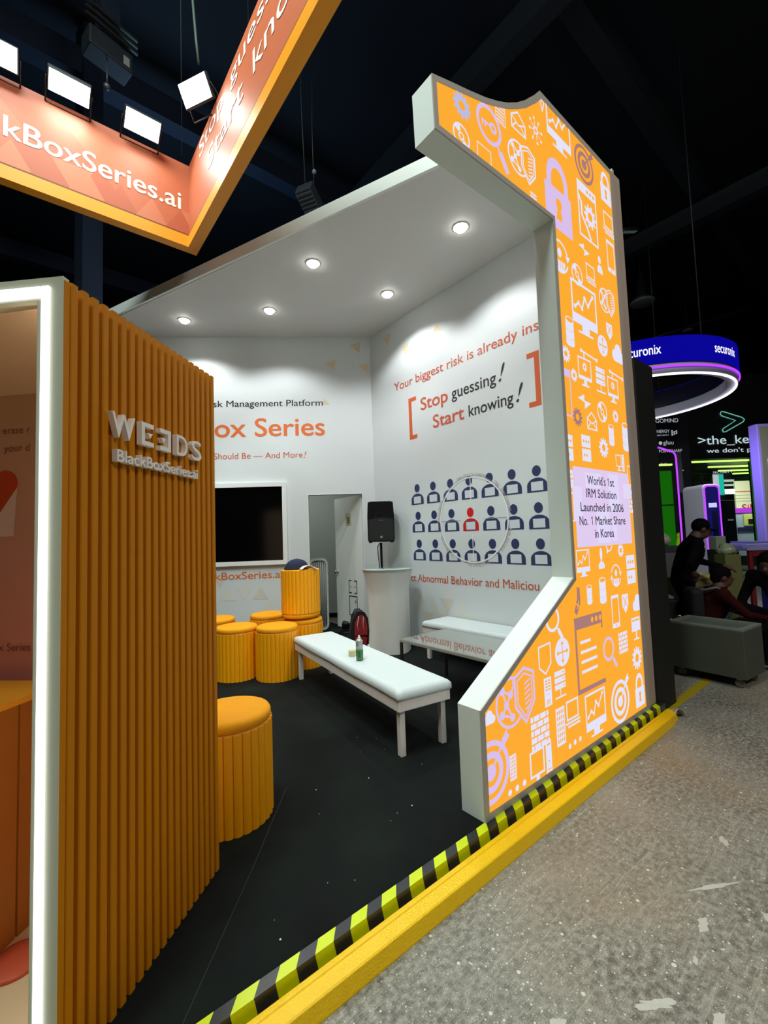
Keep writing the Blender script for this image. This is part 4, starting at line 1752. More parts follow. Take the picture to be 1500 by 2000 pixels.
# spray can, tape roll
can = thing('spray_can', 'small green and clear spray can standing on the white bench', 'spray can', (*hall(-.245, 3.70).to_2d(), CZ + .4485))
MB().lathe([(.028, .0), (.0305, .003), (.0305, .085), (.0300, .086)], 28).build('body', mat('can_green', (70, 128, 78), .3), can)
MB().lathe([(.0302, .0855), (.0302, .150), (.028, .160), (.018, .168), (.015, .170)], 28).build('shoulder', mat('can_clear', (176, 182, 176), .15, metal=.3), can)
MB().lathe([(.015, .169), (.016, .176), (.012, .182), (.009, .184), (.009, .196), (.006, .200), (0, .200)], 16).build('nozzle', mat('can_cap', (206, 208, 204), .3), can)
mb = MB()
M0 = Matrix.Rotation(radians(-70), 4, 'Z')
for k in range(6):
    for s in range(4):
        a0 = radians(200 + s * 9)
        a1 = radians(200 + (s + 1) * 9)
        z = .022 + k * .009
        mb.add([(.0308 * cos(a0), .0308 * sin(a0), z), (.0308 * cos(a1), .0308 * sin(a1), z), (.0308 * cos(a1), .0308 * sin(a1), z + .005), (.0308 * cos(a0), .0308 * sin(a0), z + .005)], [(0, 1, 2, 3)])
mb.build('label_bars', mat('can_dark', (24, 60, 34), .4), can, rotz=radians(15))
roll = MB()
roll.lathe([(.021, 0), (.031, 0), (.032, .004), (.032, .044), (.031, .048), (.021, .048), (.021, 0.0)], 28)
o = roll.build('tape_roll', mat('tape_cream', (226, 214, 168), .6))
o.location = (*hall(-.318, 3.84).to_2d(), CZ + .448)
tag(o, 'roll of cream tape on the white bench behind the spray can', 'tape')

# ================================================================== GLASS TABLE
gt = thing('glass_table', 'low glass-topped metal table between the two white benches', 'table', (1.285, 1.08, CZ))
HX, HY, HT = .315, .66, .48
MB().box(-HX + .012, HX - .012, -HY + .012, HY - .012, HT - .006, HT + .0015).build('glass_top', mat('table_glass', (196, 203, 194), .0, metal=.72, spec=1.0, coat=1.0), gt)
mb = MB()
for q in ((-HX, HX, -HY, -HY + .022), (-HX, HX, HY - .022, HY), (-HX, -HX + .022, -HY + .022, HY - .022), (HX - .022, HX, -HY + .022, HY - .022)):
    mb.box(*q, HT - .026, HT)
mb.build('rim', mat('rim_steel', (206, 200, 186), .3, metal=.8), gt, bevel=.002)
for sx in (-1, 1):
    for sy in (-1, 1):
        cx, cy = sx * (HX - .012), sy * (HY - .012)
        MB().box(cx - .012, cx + .012, cy - .012, cy + .012, 0, HT - .026).build('leg', dark_steel, gt, bevel=.002)

# ================================================================== COCKTAIL TABLE
pt = hall(.02, 5.79)
ct = thing('cocktail_table', 'tall round cocktail table in a white stretch cover with glass top', 'table', (pt.x, pt.y, CZ))
n, rows = 64, 26
vs, fs = [], []
for i in range(rows + 1):
    t = i / rows
    z = 1.02 * t
    base = .278 - .012 * sin(pi * t) + .046 * max(0, (t - .72) / .28) ** 1.7
    for k in range(n):
        a = 2 * pi * k / n
        feet = .020 * (1 - t) ** 3 * cos(4 * a + .6)
        fold = .004 * sin(9 * a + 3 * t) * sin(pi * t) + .005 * sin(5 * a - 4 * t) * (1 - t)
        r = base + feet + fold
        vs.append((r * cos(a), r * sin(a), z))
for i in range(rows):
    for k in range(n):
        k2 = (k + 1) % n
        fs.append((i * n + k, i * n + k2, (i + 1) * n + k2, (i + 1) * n + k))
cm = MB()
cm.add(vs, fs, 0, True)
cm.lathe([(.318, 1.019), (.326, 1.026), (.332, 1.036), (.326, 1.044), (0, 1.045)], 64)
cm.build('stretch_cover', cloth_white, ct)
MB().lathe([(0, 1.0455), (.342, 1.0455), (.345, 1.048), (.345, 1.053), (.342, 1.056), (0, 1.056)], 64).build('glass_top', mat('round_glass', (196, 220, 214), .02, metal=.2, coat=1.0, spec=1.0), ct)

# ================================================================== SPEAKER
ps = hall(-.058, 6.25)
A_SP = -radians(39.22) + .06
stand = thing('speaker_stand', 'black speaker pole rising behind the white cocktail table', 'stand', (ps.x, ps.y, CZ), A_SP)
MB().tube([(0, 0, .10), (0, 0, 1.0)], .019, 14).tube([(0, 0, 1.0), (0, 0, 1.387)], .0165, 14).build('pole', black_metal, stand)
MB().lathe([(.028, .96), (.030, .97), (.030, 1.03), (.026, 1.04)], 16).build('collar', black_plastic, stand)
for k in range(3):
    a = 2 * pi * k / 3 + .5
    MB().tube([(0.02 * cos(a), .02 * sin(a), .40), (.10 * cos(a), .10 * sin(a), .06), (.12 * cos(a), .12 * sin(a), .012)], .011, 8).build('leg', black_metal, stand)
MB().tube([(-.02, -.10, 1.385), (-.055, -.05, 1.33), (-.045, -.03, 1.18), (-.03, -.03, 1.02), (-.05, -.02, .7)], .006, 6).build('cable', black_plastic, stand)
spk = thing('loudspeaker', 'black loudspeaker on a pole beside the right wall lettering', 'speaker', (ps.x, ps.y, CZ + 1.40), A_SP)
HW, HH, HD = .19, .57, .32
out = [(-HW + .012, 0), (HW - .012, 0), (HW, .03), (HW, HH * .62), (HW - .012, HH - .012), (HW - .05, HH), (-HW + .05, HH), (-HW + .012, HH - .012), (-HW, HH * .62), (-HW, .03)]
vs = [(x, -.16, z) for x, z in out] + [(x * .66, .16, z * .96 + .01) for x, z in out]
n = len(out)
mb = MB()
mb.add(vs, [list(range(n)), list(range(2 * n - 1, n - 1, -1))] + [(i, i + n, (i + 1) % n + n, (i + 1) % n) for i in range(n)])
mb.build('cabinet', black_plastic, spk, bevel=.008)
mb = MB()
gp = [(-HW + .016, .02)] + [(HW - .016, .02)] + [(HW - .016, .30)] + [((HW - .016) * cos(radians(a)), .30 + .035 * sin(radians(a))) for a in range(10, 180, 10)] + [(-HW + .016, .30)]
mb.prism(gp, -.170, -.160)
mb.build('grille', black_grille, spk, bevel=.004)
mb = MB()
hp = [(-.09, .345), (.09, .345), (.06, .40), (.03, .415), (-.03, .415), (-.06, .40)]
mb.add([(x, -.162, z) for x, z in hp] + [(x * .62, -.150, .345 + (z - .345) * .62 + .01) for x, z in hp], [(i, (i + 1) % 6, (i + 1) % 6 + 6, i + 6) for i in range(6)] + [list(range(6, 12))])
mb.build('horn', mat('horn_grey', (40, 40, 44), .4), spk)
mb = MB()
mb.prism([(-.012, .055), (.012, .055), (.014, .085), (.004, .078), (0, .085), (-.004, .078), (-.014, .085)], -.174, -.169)
mb.build('badge', mat('badge_silver', (206, 206, 206), .3, metal=.6), spk)
mb = MB()
mb.box(-.030, .030, -.1715, -.169, .300, .306)
mb.build('badge_strip', mat('badge_grey', (120, 120, 120), .4), spk)
for s in (-1, 1):
    MB().box(s * .15 - .02, s * .15 + .02, -.13, .0, -.012, .002).build('foot', black_plastic, spk)

# ================================================================== BACKPACK, BAG
pb = hall(-.40, 6.06)
bp_ = thing('backpack', 'red and black backpack leaning on the white cocktail table', 'backpack', (pb.x, pb.y, CZ), -radians(39.22) + .25)
bp_.scale = (.78, .9, .98)


def puff(name, pts, y0, y1, matl, M=None, bev=.02):
    mb = MB()
    mb.prism(pts, y0, y1, M=M)
    return mb.build(name, matl, bp_, bevel=bev, seg=3)


red = mat('pack_red', (168, 34, 34), .6, bump=.3, bscale=60)
blk = mat('pack_black', (22, 20, 22), .7, bump=.3, bscale=60)
puff('body', [(-.15, .0), (.15, .0), (.165, .20), (.15, .38), (.09, .47), (-.03, .48), (-.12, .38), (-.16, .20)], -.09, .09, blk, bev=.035)
puff('front_panel', [(-.10, .16), (.12, .16), (.13, .26), (.10, .38), (.05, .43), (-.03, .42), (-.09, .32)], -.115, -.06, red)
puff('front_pocket', [(-.10, .03), (.10, .03), (.11, .13), (-.10, .145)], -.13, -.06, red)
mb = MB()
mb.tube([(-.02, -.118, .42), (-.05, -.124, .30), (-.03, -.122, .18)], .008, 6)
mb.tube([(.06, -.118, .41), (.05, -.124, .30), (.07, -.122, .17)], .007, 6)
mb.build('strap', mat('pack_pale', (190, 176, 170), .5), bp_)
mb = MB()
mb.tube([(-.13, .0, .40), (-.06, .02, .50), (.02, .02, .50), (.06, .0, .46)], .009, 8)
mb.build('grab_handle', blk, bp_)
mb = MB()
rb = random.Random(4)
mb.ball((0, 0, .045), (.085, .06, .05), 18)
for i, v in enumerate(mb.v):
    k = 1 + .35 * (rb.random() - .5)
    mb.v[i] = (v[0] * k, v[1] * k, max(.001, v[2] * k))
o = mb.build('plastic_bag', mat('bag_white', (216, 218, 216), .35))
q = hall(-.215, 5.72)
o.location = (q.x, q.y, CZ)
tag(o, 'small crumpled white plastic bag in front of the red backpack', 'bag')

# ================================================================== THINGS IN THE STORE ROOM
t = thing('ribbed_panel', 'pale ribbed upright panel with rounded top leaning inside the doorway', 'panel', at_back(-.93, .42, CZ), A_BACK + .12)
mb = MB()
rp_ = roundrect(-.15, .15, 0.02, 1.16, .09)
ri = roundrect(-.12, .12, 0.05, 1.13, .07)
n = len(rp_)
mb.add([(x, -.03, z) for x, z in rp_] + [(x, -.03, z) for x, z in ri] + [(x, .03, z) for x, z in rp_] + [(x, .03, z) for x, z in ri],
       [f for i in range(n) for j in [(i + 1) % n] for f in ((i, j, n + j, n + i), (i, 2 * n + i, 2 * n + j, j), (n + i, n + j, 3 * n + j, 3 * n + i))])
mb.build('rim', mat('panel_rim', (186, 190, 184), .4), t)
mb = MB()
mb.box(-.12, .12, .005, .02, .05, 1.13)
for k in range(7):
    x = -.105 + k * .035
    mb.tube([(x, -.005, .06), (x, -.005, 1.12)], .011, 8)
mb.build('ribs', mat('panel_ribs', (150, 154, 150), .45), t)
t = thing('kit_bag', 'black equipment bag with coiled cable on the floor inside the doorway', 'bag', at_back(-.44, .50, CZ), A_BACK)
mb = MB()
mb.box(-.14, .14, -.10, .10, 0, .13)
mb.build('body', black_plastic, t, bevel=.04, seg=3)
mb = MB()
path = [(.16 * cos(a * .5) * (1 - .004 * a) - .03, .14 * sin(a * .5) * (1 - .004 * a) - .26, .012 + .004 * (a % 3)) for a in range(38)]
mb.tube(path, .009, 6)
mb.build('cable', black_plastic, t)

# ================================================================== HALL OVERHEAD
def beam(name, a, b, w, h, m):
    a, b = Vector(a), Vector(b)
    d = b - a
    mb = MB()
    mb.box(0, d.length, -w / 2, w / 2, -h / 2, h / 2)
    o = mb.build(name, m)
    o.location = a
    o.rotation_euler = d.to_track_quat('X', 'Z').to_euler()
    return o


for k, (a, b, w, h) in enumerate((((-20, 7.5, 10.2), (28, 7.5, 10.2), .35, .5), ((-20, 14.5, 10.2), (28, 14.5, 10.2), .35, .5), ((-3.0, -14, 9.6), (-3.0, 32, 9.6), .3, .45),
                                  ((4.2, -14, 9.6), (4.2, 32, 9.6), .3, .45), ((11.5, -14, 9.6), (11.5, 32, 9.6), .3, .45), ((-20, 1.5, 10.2), (28, 1.5, 10.2), .35, .5))):
    struct(beam('trim_roof_beam', a, b, w, h, hall_blue if k < 3 else hall_dark))
col = MB()
col.box(-.16, .16, -.16, .16, 0, 10.9)
struct(col.build('trim_column', hall_blue, loc=hall(-5.05, 7.4), rotz=.3))

hoist = thing('chain_hoist', 'dark grey hoist box with metal clamps hanging above the orange sign', 'hoist', (-1.06, 4.83, 8.0), .25)
hoist.scale = (.62, .62, .62)
MB().box(-.42, .42, -.22, .22, -.20, .22).build('housing', hall_dark, hoist, bevel=.03)
MB().box(-.18, .18, -.16, .16, .22, 4.83).build('post', hall_blue, hoist)
MB().box(.22, .34, -.225, -.215, -.12, .08).build('label_plate', mat('plate_grey', (150, 152, 150), .4), hoist)
for k, z in enumerate((.30, .45, .60)):
    MB().box(-.50, .50, -.26, -.21, z, z + .06).build('clamp_bar', mat('clamp_metal', (70, 72, 66), .4, metal=.7), hoist)
MB().tube([(-.05, -.1, -.2), (-.05, -.1, -.75)], .012, 6).ball((-.05, -.1, -.80), .07, 12).build('hook', mat('hook_grey', (110, 112, 116), .4, metal=.6), hoist)
cable = MB().tube([(-.80, 2.95, 10.9), (-.66, 2.85, 8.6), (-.55, 2.76, 6.6), (-.53, 2.75, 6.35)], .014, 6)
tag(cable.build('power_cable', mat('cable_green', (60, 78, 70), .6)), 'thin power cable dropping to the floodlight on the right sign panel', 'cable')

fl = thing('hanging_lamp', 'dark grey rectangular lamp hanging on two wires above the booth roof edge', 'lamp', (1.33, 3.80, 6.5), .5)
MB().box(-.19, .19, -.13, .13, -.09, .09, M=Matrix.Rotation(radians(25), 4, 'Y')).build('housing', hall_dark, fl, bevel=.015)
mb = MB()
for k in range(6):
    mb.box(-.15 + k * .055, -.13 + k * .055, -.12, .12, -.105, -.09, M=Matrix.Rotation(radians(25), 4, 'Y'))
mb.build('cooling_fins', mat('fin_grey', (88, 94, 98), .4, metal=.5), fl)
for s in (-.12, .12):
    MB().tube([(s, 0, .08), (s * 1.2, .02, 1.3), (s * 1.6, 0, 3.0)], .007, 5).build('wire', hall_dark, fl)
MB().ball((.14, 0, .55), .035, 10).build('clip', mat('clip_grey', (120, 122, 124), .4), fl)


def pipe(name, label, cat, pts, r, m):
    o = MB().tube(pts, r, 6).build(name, m)
    return tag(o, label, cat)


pipe_grey = mat('pipe_grey', (96, 98, 98), .4, metal=.5)
pipe('conduit', 'long pale overhead pipe running above the round blue sign', 'pipe', [hall(9.3, 16.5, 8.56), hall(15.6, 16.5, 10.31)], .035, pipe_grey)
t = thing('high_bay_lamp', 'round unlit high bay lamp with pale ring high up right of the arch', 'lamp', hall(8.15, 13, 8.45))
MB().lathe([(.30, 0), (.34, .02), (.34, .07), (.30, .09)], 28).build('rim', mat('bay_rim', (120, 122, 122), .4), t)
MB().lathe([(.30, .05), (.22, .20), (.12, .34), (.12, .8)], 24).build('shade', hall_dark, t)
MB().tube([(0, 0, .8), (0, 0, 2.55)], .02, 6).build('rod', hall_dark, t)
t = thing('high_bay_lamp', 'small oval unlit lamp on the pale overhead pipe', 'lamp', hall(11.87, 16.3, 9.05))
MB().lathe([(.18, 0), (.20, .03), (.18, .06), (0, .10)], 24).build('rim', mat('bay_rim', (120, 122, 122), .4), t)
MB().tube([(0, 0, .1), (0, 0, 1.94)], .015, 6).build('rod', hall_dark, t)
tb = thing('tube_lamp', 'short dim tube lamp high up just right of the arch top', 'lamp', hall(7.3, 12, 10.1), -.2)
MB().box(-.34, .34, -.07, .07, -.04, .04, M=Matrix.Rotation(radians(-18), 4, 'Y')).build('housing', mat('tube_grey', (74, 86, 84), .4), tb)
MB().box(-.32, .32, -.05, .05, -.055, -.04, M=Matrix.Rotation(radians(-18), 4, 'Y')).build('diffuser', glow('tube_dim', (150, 172, 168), .12), tb)
MB().tube([(0, 0, .04), (0, 0, .9)], .012, 6).build('rod', hall_dark, tb)

# ================================================================== ROUND BLUE SIGN
rs_ = thing('round_sign', 'round royal blue ring sign with white lettering and purple and white light lines', 'sign', hall(5.24, 9.05, 4.2))
RR = 1.80
blue = glow('ring_blue', (10, 6, 150), 1.0)
MB().lathe([(RR + .015, .17), (RR + .03, .17), (RR + .03, .62), (RR + .015, .62), (RR + .015, .17)], 96).build('band', blue, rs_)
MB().lathe([(RR, .17), (RR + .0145, .17), (RR + .0145, .61), (RR, .61), (RR, .17)], 96).build('inner_band', mat('ring_inner', (12, 12, 40), .6), rs_)
MB().lathe([(RR - .17, 0), (RR - .0, 0), (RR - .0, .17), (RR - .17, .17), (RR - .17, 0)], 96).build('under_ring', mat('ring_under', (190, 188, 206), .5), rs_)
MB().lathe([(RR + .012, .085), (RR + .035, .085), (RR + .035, .115), (RR + .012, .115), (RR + .012, .085)], 96).build('purple_line', glow('neon_purple', (168, 60, 255), 1.6), rs_)
MB().lathe([(RR - .045, -.035), (RR - .015, -.035), (RR - .015, -.006), (RR - .045, -.006), (RR - .045, -.035)], 96).build('white_line', glow('neon_white', (250, 244, 255), 1.6), rs_)
glow('ring_text', (246, 246, 255), 1.2)
for a_mid in (-113, -64):
    mb = MB()
    vs, fs = text_geo('securonix', .012)
    a, b = min(v[0] for v in vs), max(v[0] for v in vs)
    k = .17 / CAP
    out = []
    for v in vs:
        th = radians(a_mid) - radians(39.22) + ((v[0] - (a + b) / 2) * k * .62) / RR
        r = RR + .034
        out.append((r * cos(th), r * sin(th), .33 + v[1] * k))
    mb.add(out, fs)
    mb.build('lettering', MATS['ring_text'], rs_)
MB().tube([(-.9, -.6, .02), (1.3, .3, .02)], .07, 6).build('cross_bar', hall_dark, rs_)
MB().ball((-.85, -.62, -.03), .05, 10).build('spot_lamp', glow('spot_warm', (255, 250, 200), 4), rs_)
for k in range(3):
    a = 2 * pi * k / 3
    MB().tube([((RR) * cos(a), RR * sin(a), .62), (RR * cos(a), RR * sin(a), 6.4)], .01, 5).build('wire', hall_dark, rs_)


# added lights without fixtures that brighten the far booths and kiosks
area_light('booth_fill', hall(12.2, 14.0, 3.55), hall(12.6, 15.6, 2.2), 95, 1.6, .4, (.94, 1, .86), 150)
area_light('booth_fill', hall(6.75, 7.7, 2.9), hall(6.4, 8.7, 1.6), 16, .3, .3, (.85, .80, 1.0), 140)
area_light('booth_fill', hall(4.6, 7.6, 5.0), hall(6.1, 9.0, 1.4), 12, .3, .3, (.9, .9, 1.0), 100)
area_light('booth_fill', hall(5.1, 6.5, 2.7), hall(6.0, 7.0, 2.0), 16, .2, .8, (.42, .30, 1.0), 140)

# ================================================================== FAR BOOTHS (hall axes; faces turned to the aisle)
A_H = -radians(39.22)
black_panel = mat('booth_black', (10, 10, 12), .6)
neon_green = glow('neon_green', (190, 255, 110), 1.5)
neon_purple = MATS['neon_purple']


def hthing(name, label, cat, x, y, z=0.0, turn=0.0, group=None):
    return thing(name, label, cat, hall(x, y, z), A_H + turn, group)


# black booth with white lettering and a green-lit room
kb = hthing('black_booth', 'black exhibition booth with white terminal style lettering and green lit room', 'booth', 9.6, 13.2)
MB().box(-3.4, -.18, 0, .15, 0, 6.2).box(-.18, 1.66, 0, .15, 3.62, 6.2).box(1.66, 5.4, 0, .15, 0, 6.2).build('facade', black_panel, kb)
MB().box(-.26, -.18, .15, 4, 0, 3.62).box(4.2, 4.25, .15, 4, 0, 3.62).box(-.26, 4.25, .15, 4, 3.62, 3.7).box(-.26, 4.25, 4, 4.05, 0, 3.7).build('inner_walls', mat('green_dark', (14, 34, 22), .5), kb)
MB().box(-.18, 4.2, .2, 4, .001, .02).build('inner_floor', mat('floor_grey', (90, 98, 92), .5), kb)
for x0, x1, y, z in ((-.17, 1.63, .02, 3.57), (1.25, 2.66, 1.2, 3.56), (2.35, 3.48, 2.2, 3.55), (3.5, 4.15, 3.0, 3.53)):
    MB().box(x0, x1, y, y + .06, z - .05, z).build('light_line', neon_green, kb)
MB().box(1.60, 1.66, -.012, .02, 1.0, 3.60).build('green_edge', glow('green_dim', (26, 92, 20), .6), kb)
letters = glow('terminal_white', (200, 222, 228), .9)
for s_, x0, x1, z, c in (('>the_kernel', .06, 2.35, 4.06, .26), ("we don't pan", .30, 1.95, 3.80, .13)):
    mb = MB()
    put_text(mb, s_, x0, x1, z, c, y=-.02, bold=.004)
    mb.build('lettering', letters, kb)
mb = MB()
put_text(mb, 'SECURITY', 2.05, 2.75, 3.42, .07, y=2.1)
mb.build('lettering', letters, kb)
ch = [(.80, 4.99), (.84, 5.06), (.90, 5.06), (1.46, 4.86), (1.53, 4.79), (1.48, 4.72), (.92, 4.43), (.85, 4.43), (.83, 4.49), (.87, 4.54), (1.26, 4.77), (.84, 4.93)]
MB().tube([(x, -.02, z) for x, z in ch], .014, 6, closed=True).build('neon_chevron', glow('neon_mint', (120, 206, 184), .75), kb)

sc = hthing('wall_screen', 'white and teal screen hanging inside the green lit booth', 'screen', 11.58, 15.0, 2.62, .2)
MB().box(-.23, .23, 0, .04, 0, .74).build('casing', black_panel, sc)
MB().box(-.22, .02, -.004, 0, .02, .72).build('picture', glow('screen_pale', (196, 210, 214), .8), sc)
MB().box(.02, .22, -.004, 0, .02, .72).build('picture', glow('screen_teal', (30, 204, 180), .8), sc)
for k, (z0, z1) in enumerate(((3.12, 3.20), (2.97, 3.04), (2.68, 2.86))):
    sh = hthing('menu_board', ['upper grey strip board beside the teal screen', 'middle grey strip board beside the teal screen', 'lowest and palest strip board beside the teal screen'][k], 'board', 12.27, 15.4, z0, 0, 'strip boards beside the teal screen')
    MB().box(-.18, .18, 0, .03, 0, z1 - z0).build('face', mat('board_grey%d' % (k // 2), ((96, 110, 108), (170, 184, 178))[k // 2], .5), sh)
ww = hthing('white_sign_wall', 'bright cream wall with red lettering at the back of the green lit booth', 'wall sign', 13.5, 16.2)
MB().box(-.40, .6, 0, .06, 1.3, 3.22).build('face', mat('wall_cream', (222, 228, 190), .5), ww)
mb = MB()
put_text(mb, 'SiL', -.20, .30, 2.10, .24, y=-.01, bold=.01)
mb.build('lettering', mat('sign_red', (190, 30, 50), .5), ww)
MB().box(-.40, .5, -.012, -.002, 2.80, 2.84).build('stripe', mat('stripe_pink', (214, 120, 110), .5), ww)
for z in (2.68, 2.56, 2.46):
    MB().box(-.40, .5, -.012, -.002, z, z + .012).build('stripe', mat('stripe_grey', (150, 150, 140), .5), ww)
pd = hthing('purple_display', 'display case with purple lit top and yellow graphic in the green lit booth', 'display', 12.10, 14.6)
MB().box(-.34, .32, 0, .3, 1.98, 2.14).build('lit_top', glow('purple_top', (196, 70, 236), .8), pd)
MB().box(-.34, .32, .02, .3, .55, 1.98).build('case', mat('case_pale', (170, 196, 206), .5), pd)
MB().box(-.08, .22, -.004, .019, 1.55, 1.92).build('graphic', mat('graphic_lime', (206, 220, 120), .5), pd)
MB().box(.06, .26, -.012, -.004, 1.60, 1.76).build('monitor', black_panel, pd)
MB().box(-.30, .28, -.012, .018, 1.38, 1.50).build('dark_strip', mat('strip_navy', (28, 44, 84), .5), pd)
fr_ = hthing('black_fridge', 'tall dark glass cabinet standing in the green lit booth', 'cabinet', 11.25, 14.2)
MB().box(-.20, .20, 0, .4, 0.02, 2.40).build('body', mat('fridge_dark', (16, 26, 26), .25), fr_, bevel=.02)
MB().box(-.08, .10, -.012, 0, 1.72, 1.78).build('label_plate', mat('plate_pale', (150, 170, 166), .5), fr_)
lb = hthing('leaflet_board', 'dark board with thin white diagrams left of the teal screen', 'board', 10.42, 14.2)
MB().box(-.42, .36, 0, .04, 2.55, 3.42).build('face', mat('board_dark', (14, 26, 22), .5), lb)
mb = MB()
for q in frame2d(-.34, -.02, 3.0, 3.32, .012) + frame2d(.04, .32, 3.0, 3.30, .012) + frame2d(-.34, .32, 2.70, 2.94, .01):
    flat(mb, q, -.004)
mb.build('diagram', mat('diagram_pale', (110, 130, 120), .5), lb)

# sponsor wall and purple light frame in front of it
sp_ = hthing('sponsor_wall', 'black wall listing white company names under the round blue sign', 'wall sign', 6.9, 10.9)
MB().box(-1.4, .86, 0, .1, 0, 4.6).build('face', black_panel, sp_)
names = glow('name_white', (190, 196, 200), .75)
for s, x0, x1, z, c in (('EGOMIND', -.02, .62, 4.22, .10), ('NERGY', .06, .38, 3.96, .08), ('SECURITY', .06, .36, 3.88, .035), ('gluu', .20, .46, 3.66, .10), ('POINTSHARP', .08, .66, 3.46, .07), ('BUY', .10, .26, 3.12, .07)):
    mb = MB()
    put_text(mb, s, x0, x1, z, c, y=-.01)
    mb.build('lettering', names, sp_)
mb = MB()
digit_one(mb, .60, 2.98, .15, .022, -.01)
flat(mb, [(.56, 2.98), (.66, 2.98), (.66, 3.0), (.56, 3.0)], -.011)
mb.build('lettering', names, sp_)
mb = MB()
for k in range(7):
    a, b = k % 3, k // 3
    mb.lathe([(0, 0), (.022, .001), (.022, .004), (0, .005)], 6, c=(0, 0, 0), M=Matrix.Translation((.44 + a * .055, -.012, 3.90 + b * .05 + a * .02)) @ Matrix.Rotation(pi / 2, 4, 'X'))
mb.ball((.13, -.012, 3.70), (.045, .006, .045), 12)
mb.build('emblem', names, sp_)
pf = hthing('purple_light_frame', 'thin purple light line outlining a dark doorway right of the black flank wall', 'light', 6.0, 9.4)
MB().tube([(-.3, 0, 3.38), (.05, 0, 3.30), (.33, 0, 3.20), (.37, 0, 3.14), (.38, 0, 3.05), (.38, 0, .6)], .019, 6).build('light_line', neon_purple, pf)
MB().box(.40, .52, .03, .1, 0, 3.2).build('jamb', black_panel, pf)
gp_ = hthing('green_panel', 'tall bright green backdrop glowing left of the purple light line', 'panel', 6.42, 9.9)
MB().box(-.30, .17, 0, .05, .6, 2.86).build('face', glow('panel_green', (22, 104, 10), .8), gp_)
MB().box(-.32, .20, -.01, .04, 2.98, 3.02).build('light_line', neon_green, gp_)
MB().box(-.30, .17, -.02, 0, 2.06, 2.09).build('shelf', black_panel, gp_)

# white kiosk with purple lit edge
ki = hthing('white_kiosk', 'white rounded kiosk with a purple lit blue front in the middle distance', 'kiosk', 6.49, 8.6)
MB().prism(roundrect(-.17, .17, .02, 2.40, .09), 0.02, .58).build('shell', mat('kiosk_white', (176, 178, 174), .5), ki, bevel=.02)
MB().prism(roundrect(-.13, .13, .1, 2.34, .07), .005, .019).build('front_panel', glow('kiosk_blue', (24, 22, 92), .9), ki)
arc = [(-.145, .9)] + [(-.085 + .06 * cos(radians(a)), 2.30 + .06 * sin(radians(a))) for a in (180, 150, 120, 90)] + [(.085 + .06 * cos(radians(a)), 2.30 + .06 * sin(radians(a))) for a in (90, 60, 30, 0)] + [(.145, .9)]
MB().tube([(x, 0, z) for x, z in arc], .014, 6).build('purple_line', neon_purple, ki)
MB().box(-.08, .08, -.005, .004, 1.93, 2.02).build('name_plate', mat('plate_white', (190, 194, 220), .5), ki)
MB().box(-.03, .08, -.004, .004, .9, 1.86).build('slot', mat('slot_dark', (10, 10, 40), .3), ki)

# tall kiosk at the right edge
tk = hthing('tower_kiosk', 'tall white and violet kiosk tower cut by the right edge of the picture', 'kiosk', 6.10, 6.9, 0, 0)
MB().box(-.09, .75, 0, .17, 1.16, 3.17).build('shell', mat('tower_white', (150, 140, 200), .5), tk, bevel=.012)
MB().box(-.08, .76, -.01, .19, 0, 1.16).build('plinth', mat('plinth_blue', (18, 8, 90), .5), tk)
MB().box(-.06, .70, -.012, 0, 1.22, 3.12).build('front_face', mat('tower_olive', (128, 136, 96), .5), tk)
for z0, z1, cc in ((2.42, 2.60, (236, 226, 240)), (2.24, 2.41, (30, 64, 110)), (2.0, 2.23, (220, 226, 228)), (1.80, 1.98, (216, 206, 170)), (1.30, 1.70, (224, 228, 206))):
    MB().box(.03, .66, -.018, -.012, z0, z1).build('screen', glow('tower_%d' % cc[0], cc, .85), tk)
MB().tube([(.0, -.03, 1.02), (.5, -.03, 1.02)], .012, 6).build('pink_line', glow('neon_pink', (230, 60, 200), 1.2), tk)

# ================================================================== AISLE: CART, BOXES, TABLE
cart_grey = mat('cart_grey', (76, 80, 69), .6, vary=.12, scale=10)
ca = thing('trolley_cart', 'grey metal box trolley on castors with recessed lid, on the aisle floor', 'trolley', hall(3.365, 4.585), A_H + radians(-57.5))
CL, CW = .66, .46
MB().box(-CL / 2, CL / 2, -CW / 2, CW / 2, .095, .545).build('body', cart_grey, ca, bevel=.006)
mb = MB()
for q in ((-CL / 2, CL / 2, -CW / 2, -CW / 2 + .035), (-CL / 2, CL / 2, CW / 2 - .035, CW / 2), (-CL / 2, -CL / 2 + .05, -CW / 2 + .035, CW / 2 - .035), (CL / 2 - .05, CL / 2, -CW / 2 + .035, CW / 2 - .035)):
    mb.box(*q, .5455, .570)
mb.build('lid_rim', mat('cart_rim', (128, 132, 120), .5), ca, bevel=.003)
MB().box(-CL / 2 + .05, CL / 2 - .05, -CW / 2 + .035, CW / 2 - .035, .5455, .552).build('lid', mat('cart_lid', (98, 110, 101), .4, vary=.15, scale=6), ca)
MB().tube([(-CL / 2, -.12, .55), (-CL / 2 - .04, -.12, .57), (-CL / 2 - .04, .12, .57), (-CL / 2, .12, .55)], .010, 8).build('handle', steel, ca)
tyre = mat('tyre', (120, 108, 98), .6)
for sx in (-1, 1):
    for sy in (-1, 1):
        c0 = (sx * (CL / 2 - .08), sy * (CW / 2 - .07), .04)
        w = MB().lathe([(.014, -.014), (.038, -.014), (.040, -.008), (.040, .008), (.038, .014), (.014, .014)], 20, M=Matrix.Translation(c0) @ Matrix.Rotation(pi / 2, 4, 'X') @ Matrix.Rotation(.4, 4, 'Y')).build('castor', tyre, ca)
        MB().box(c0[0] - .022, c0[0] + .022, c0[1] - .020, c0[1] + .020, .078, .095).build('castor_fork', steel, w)

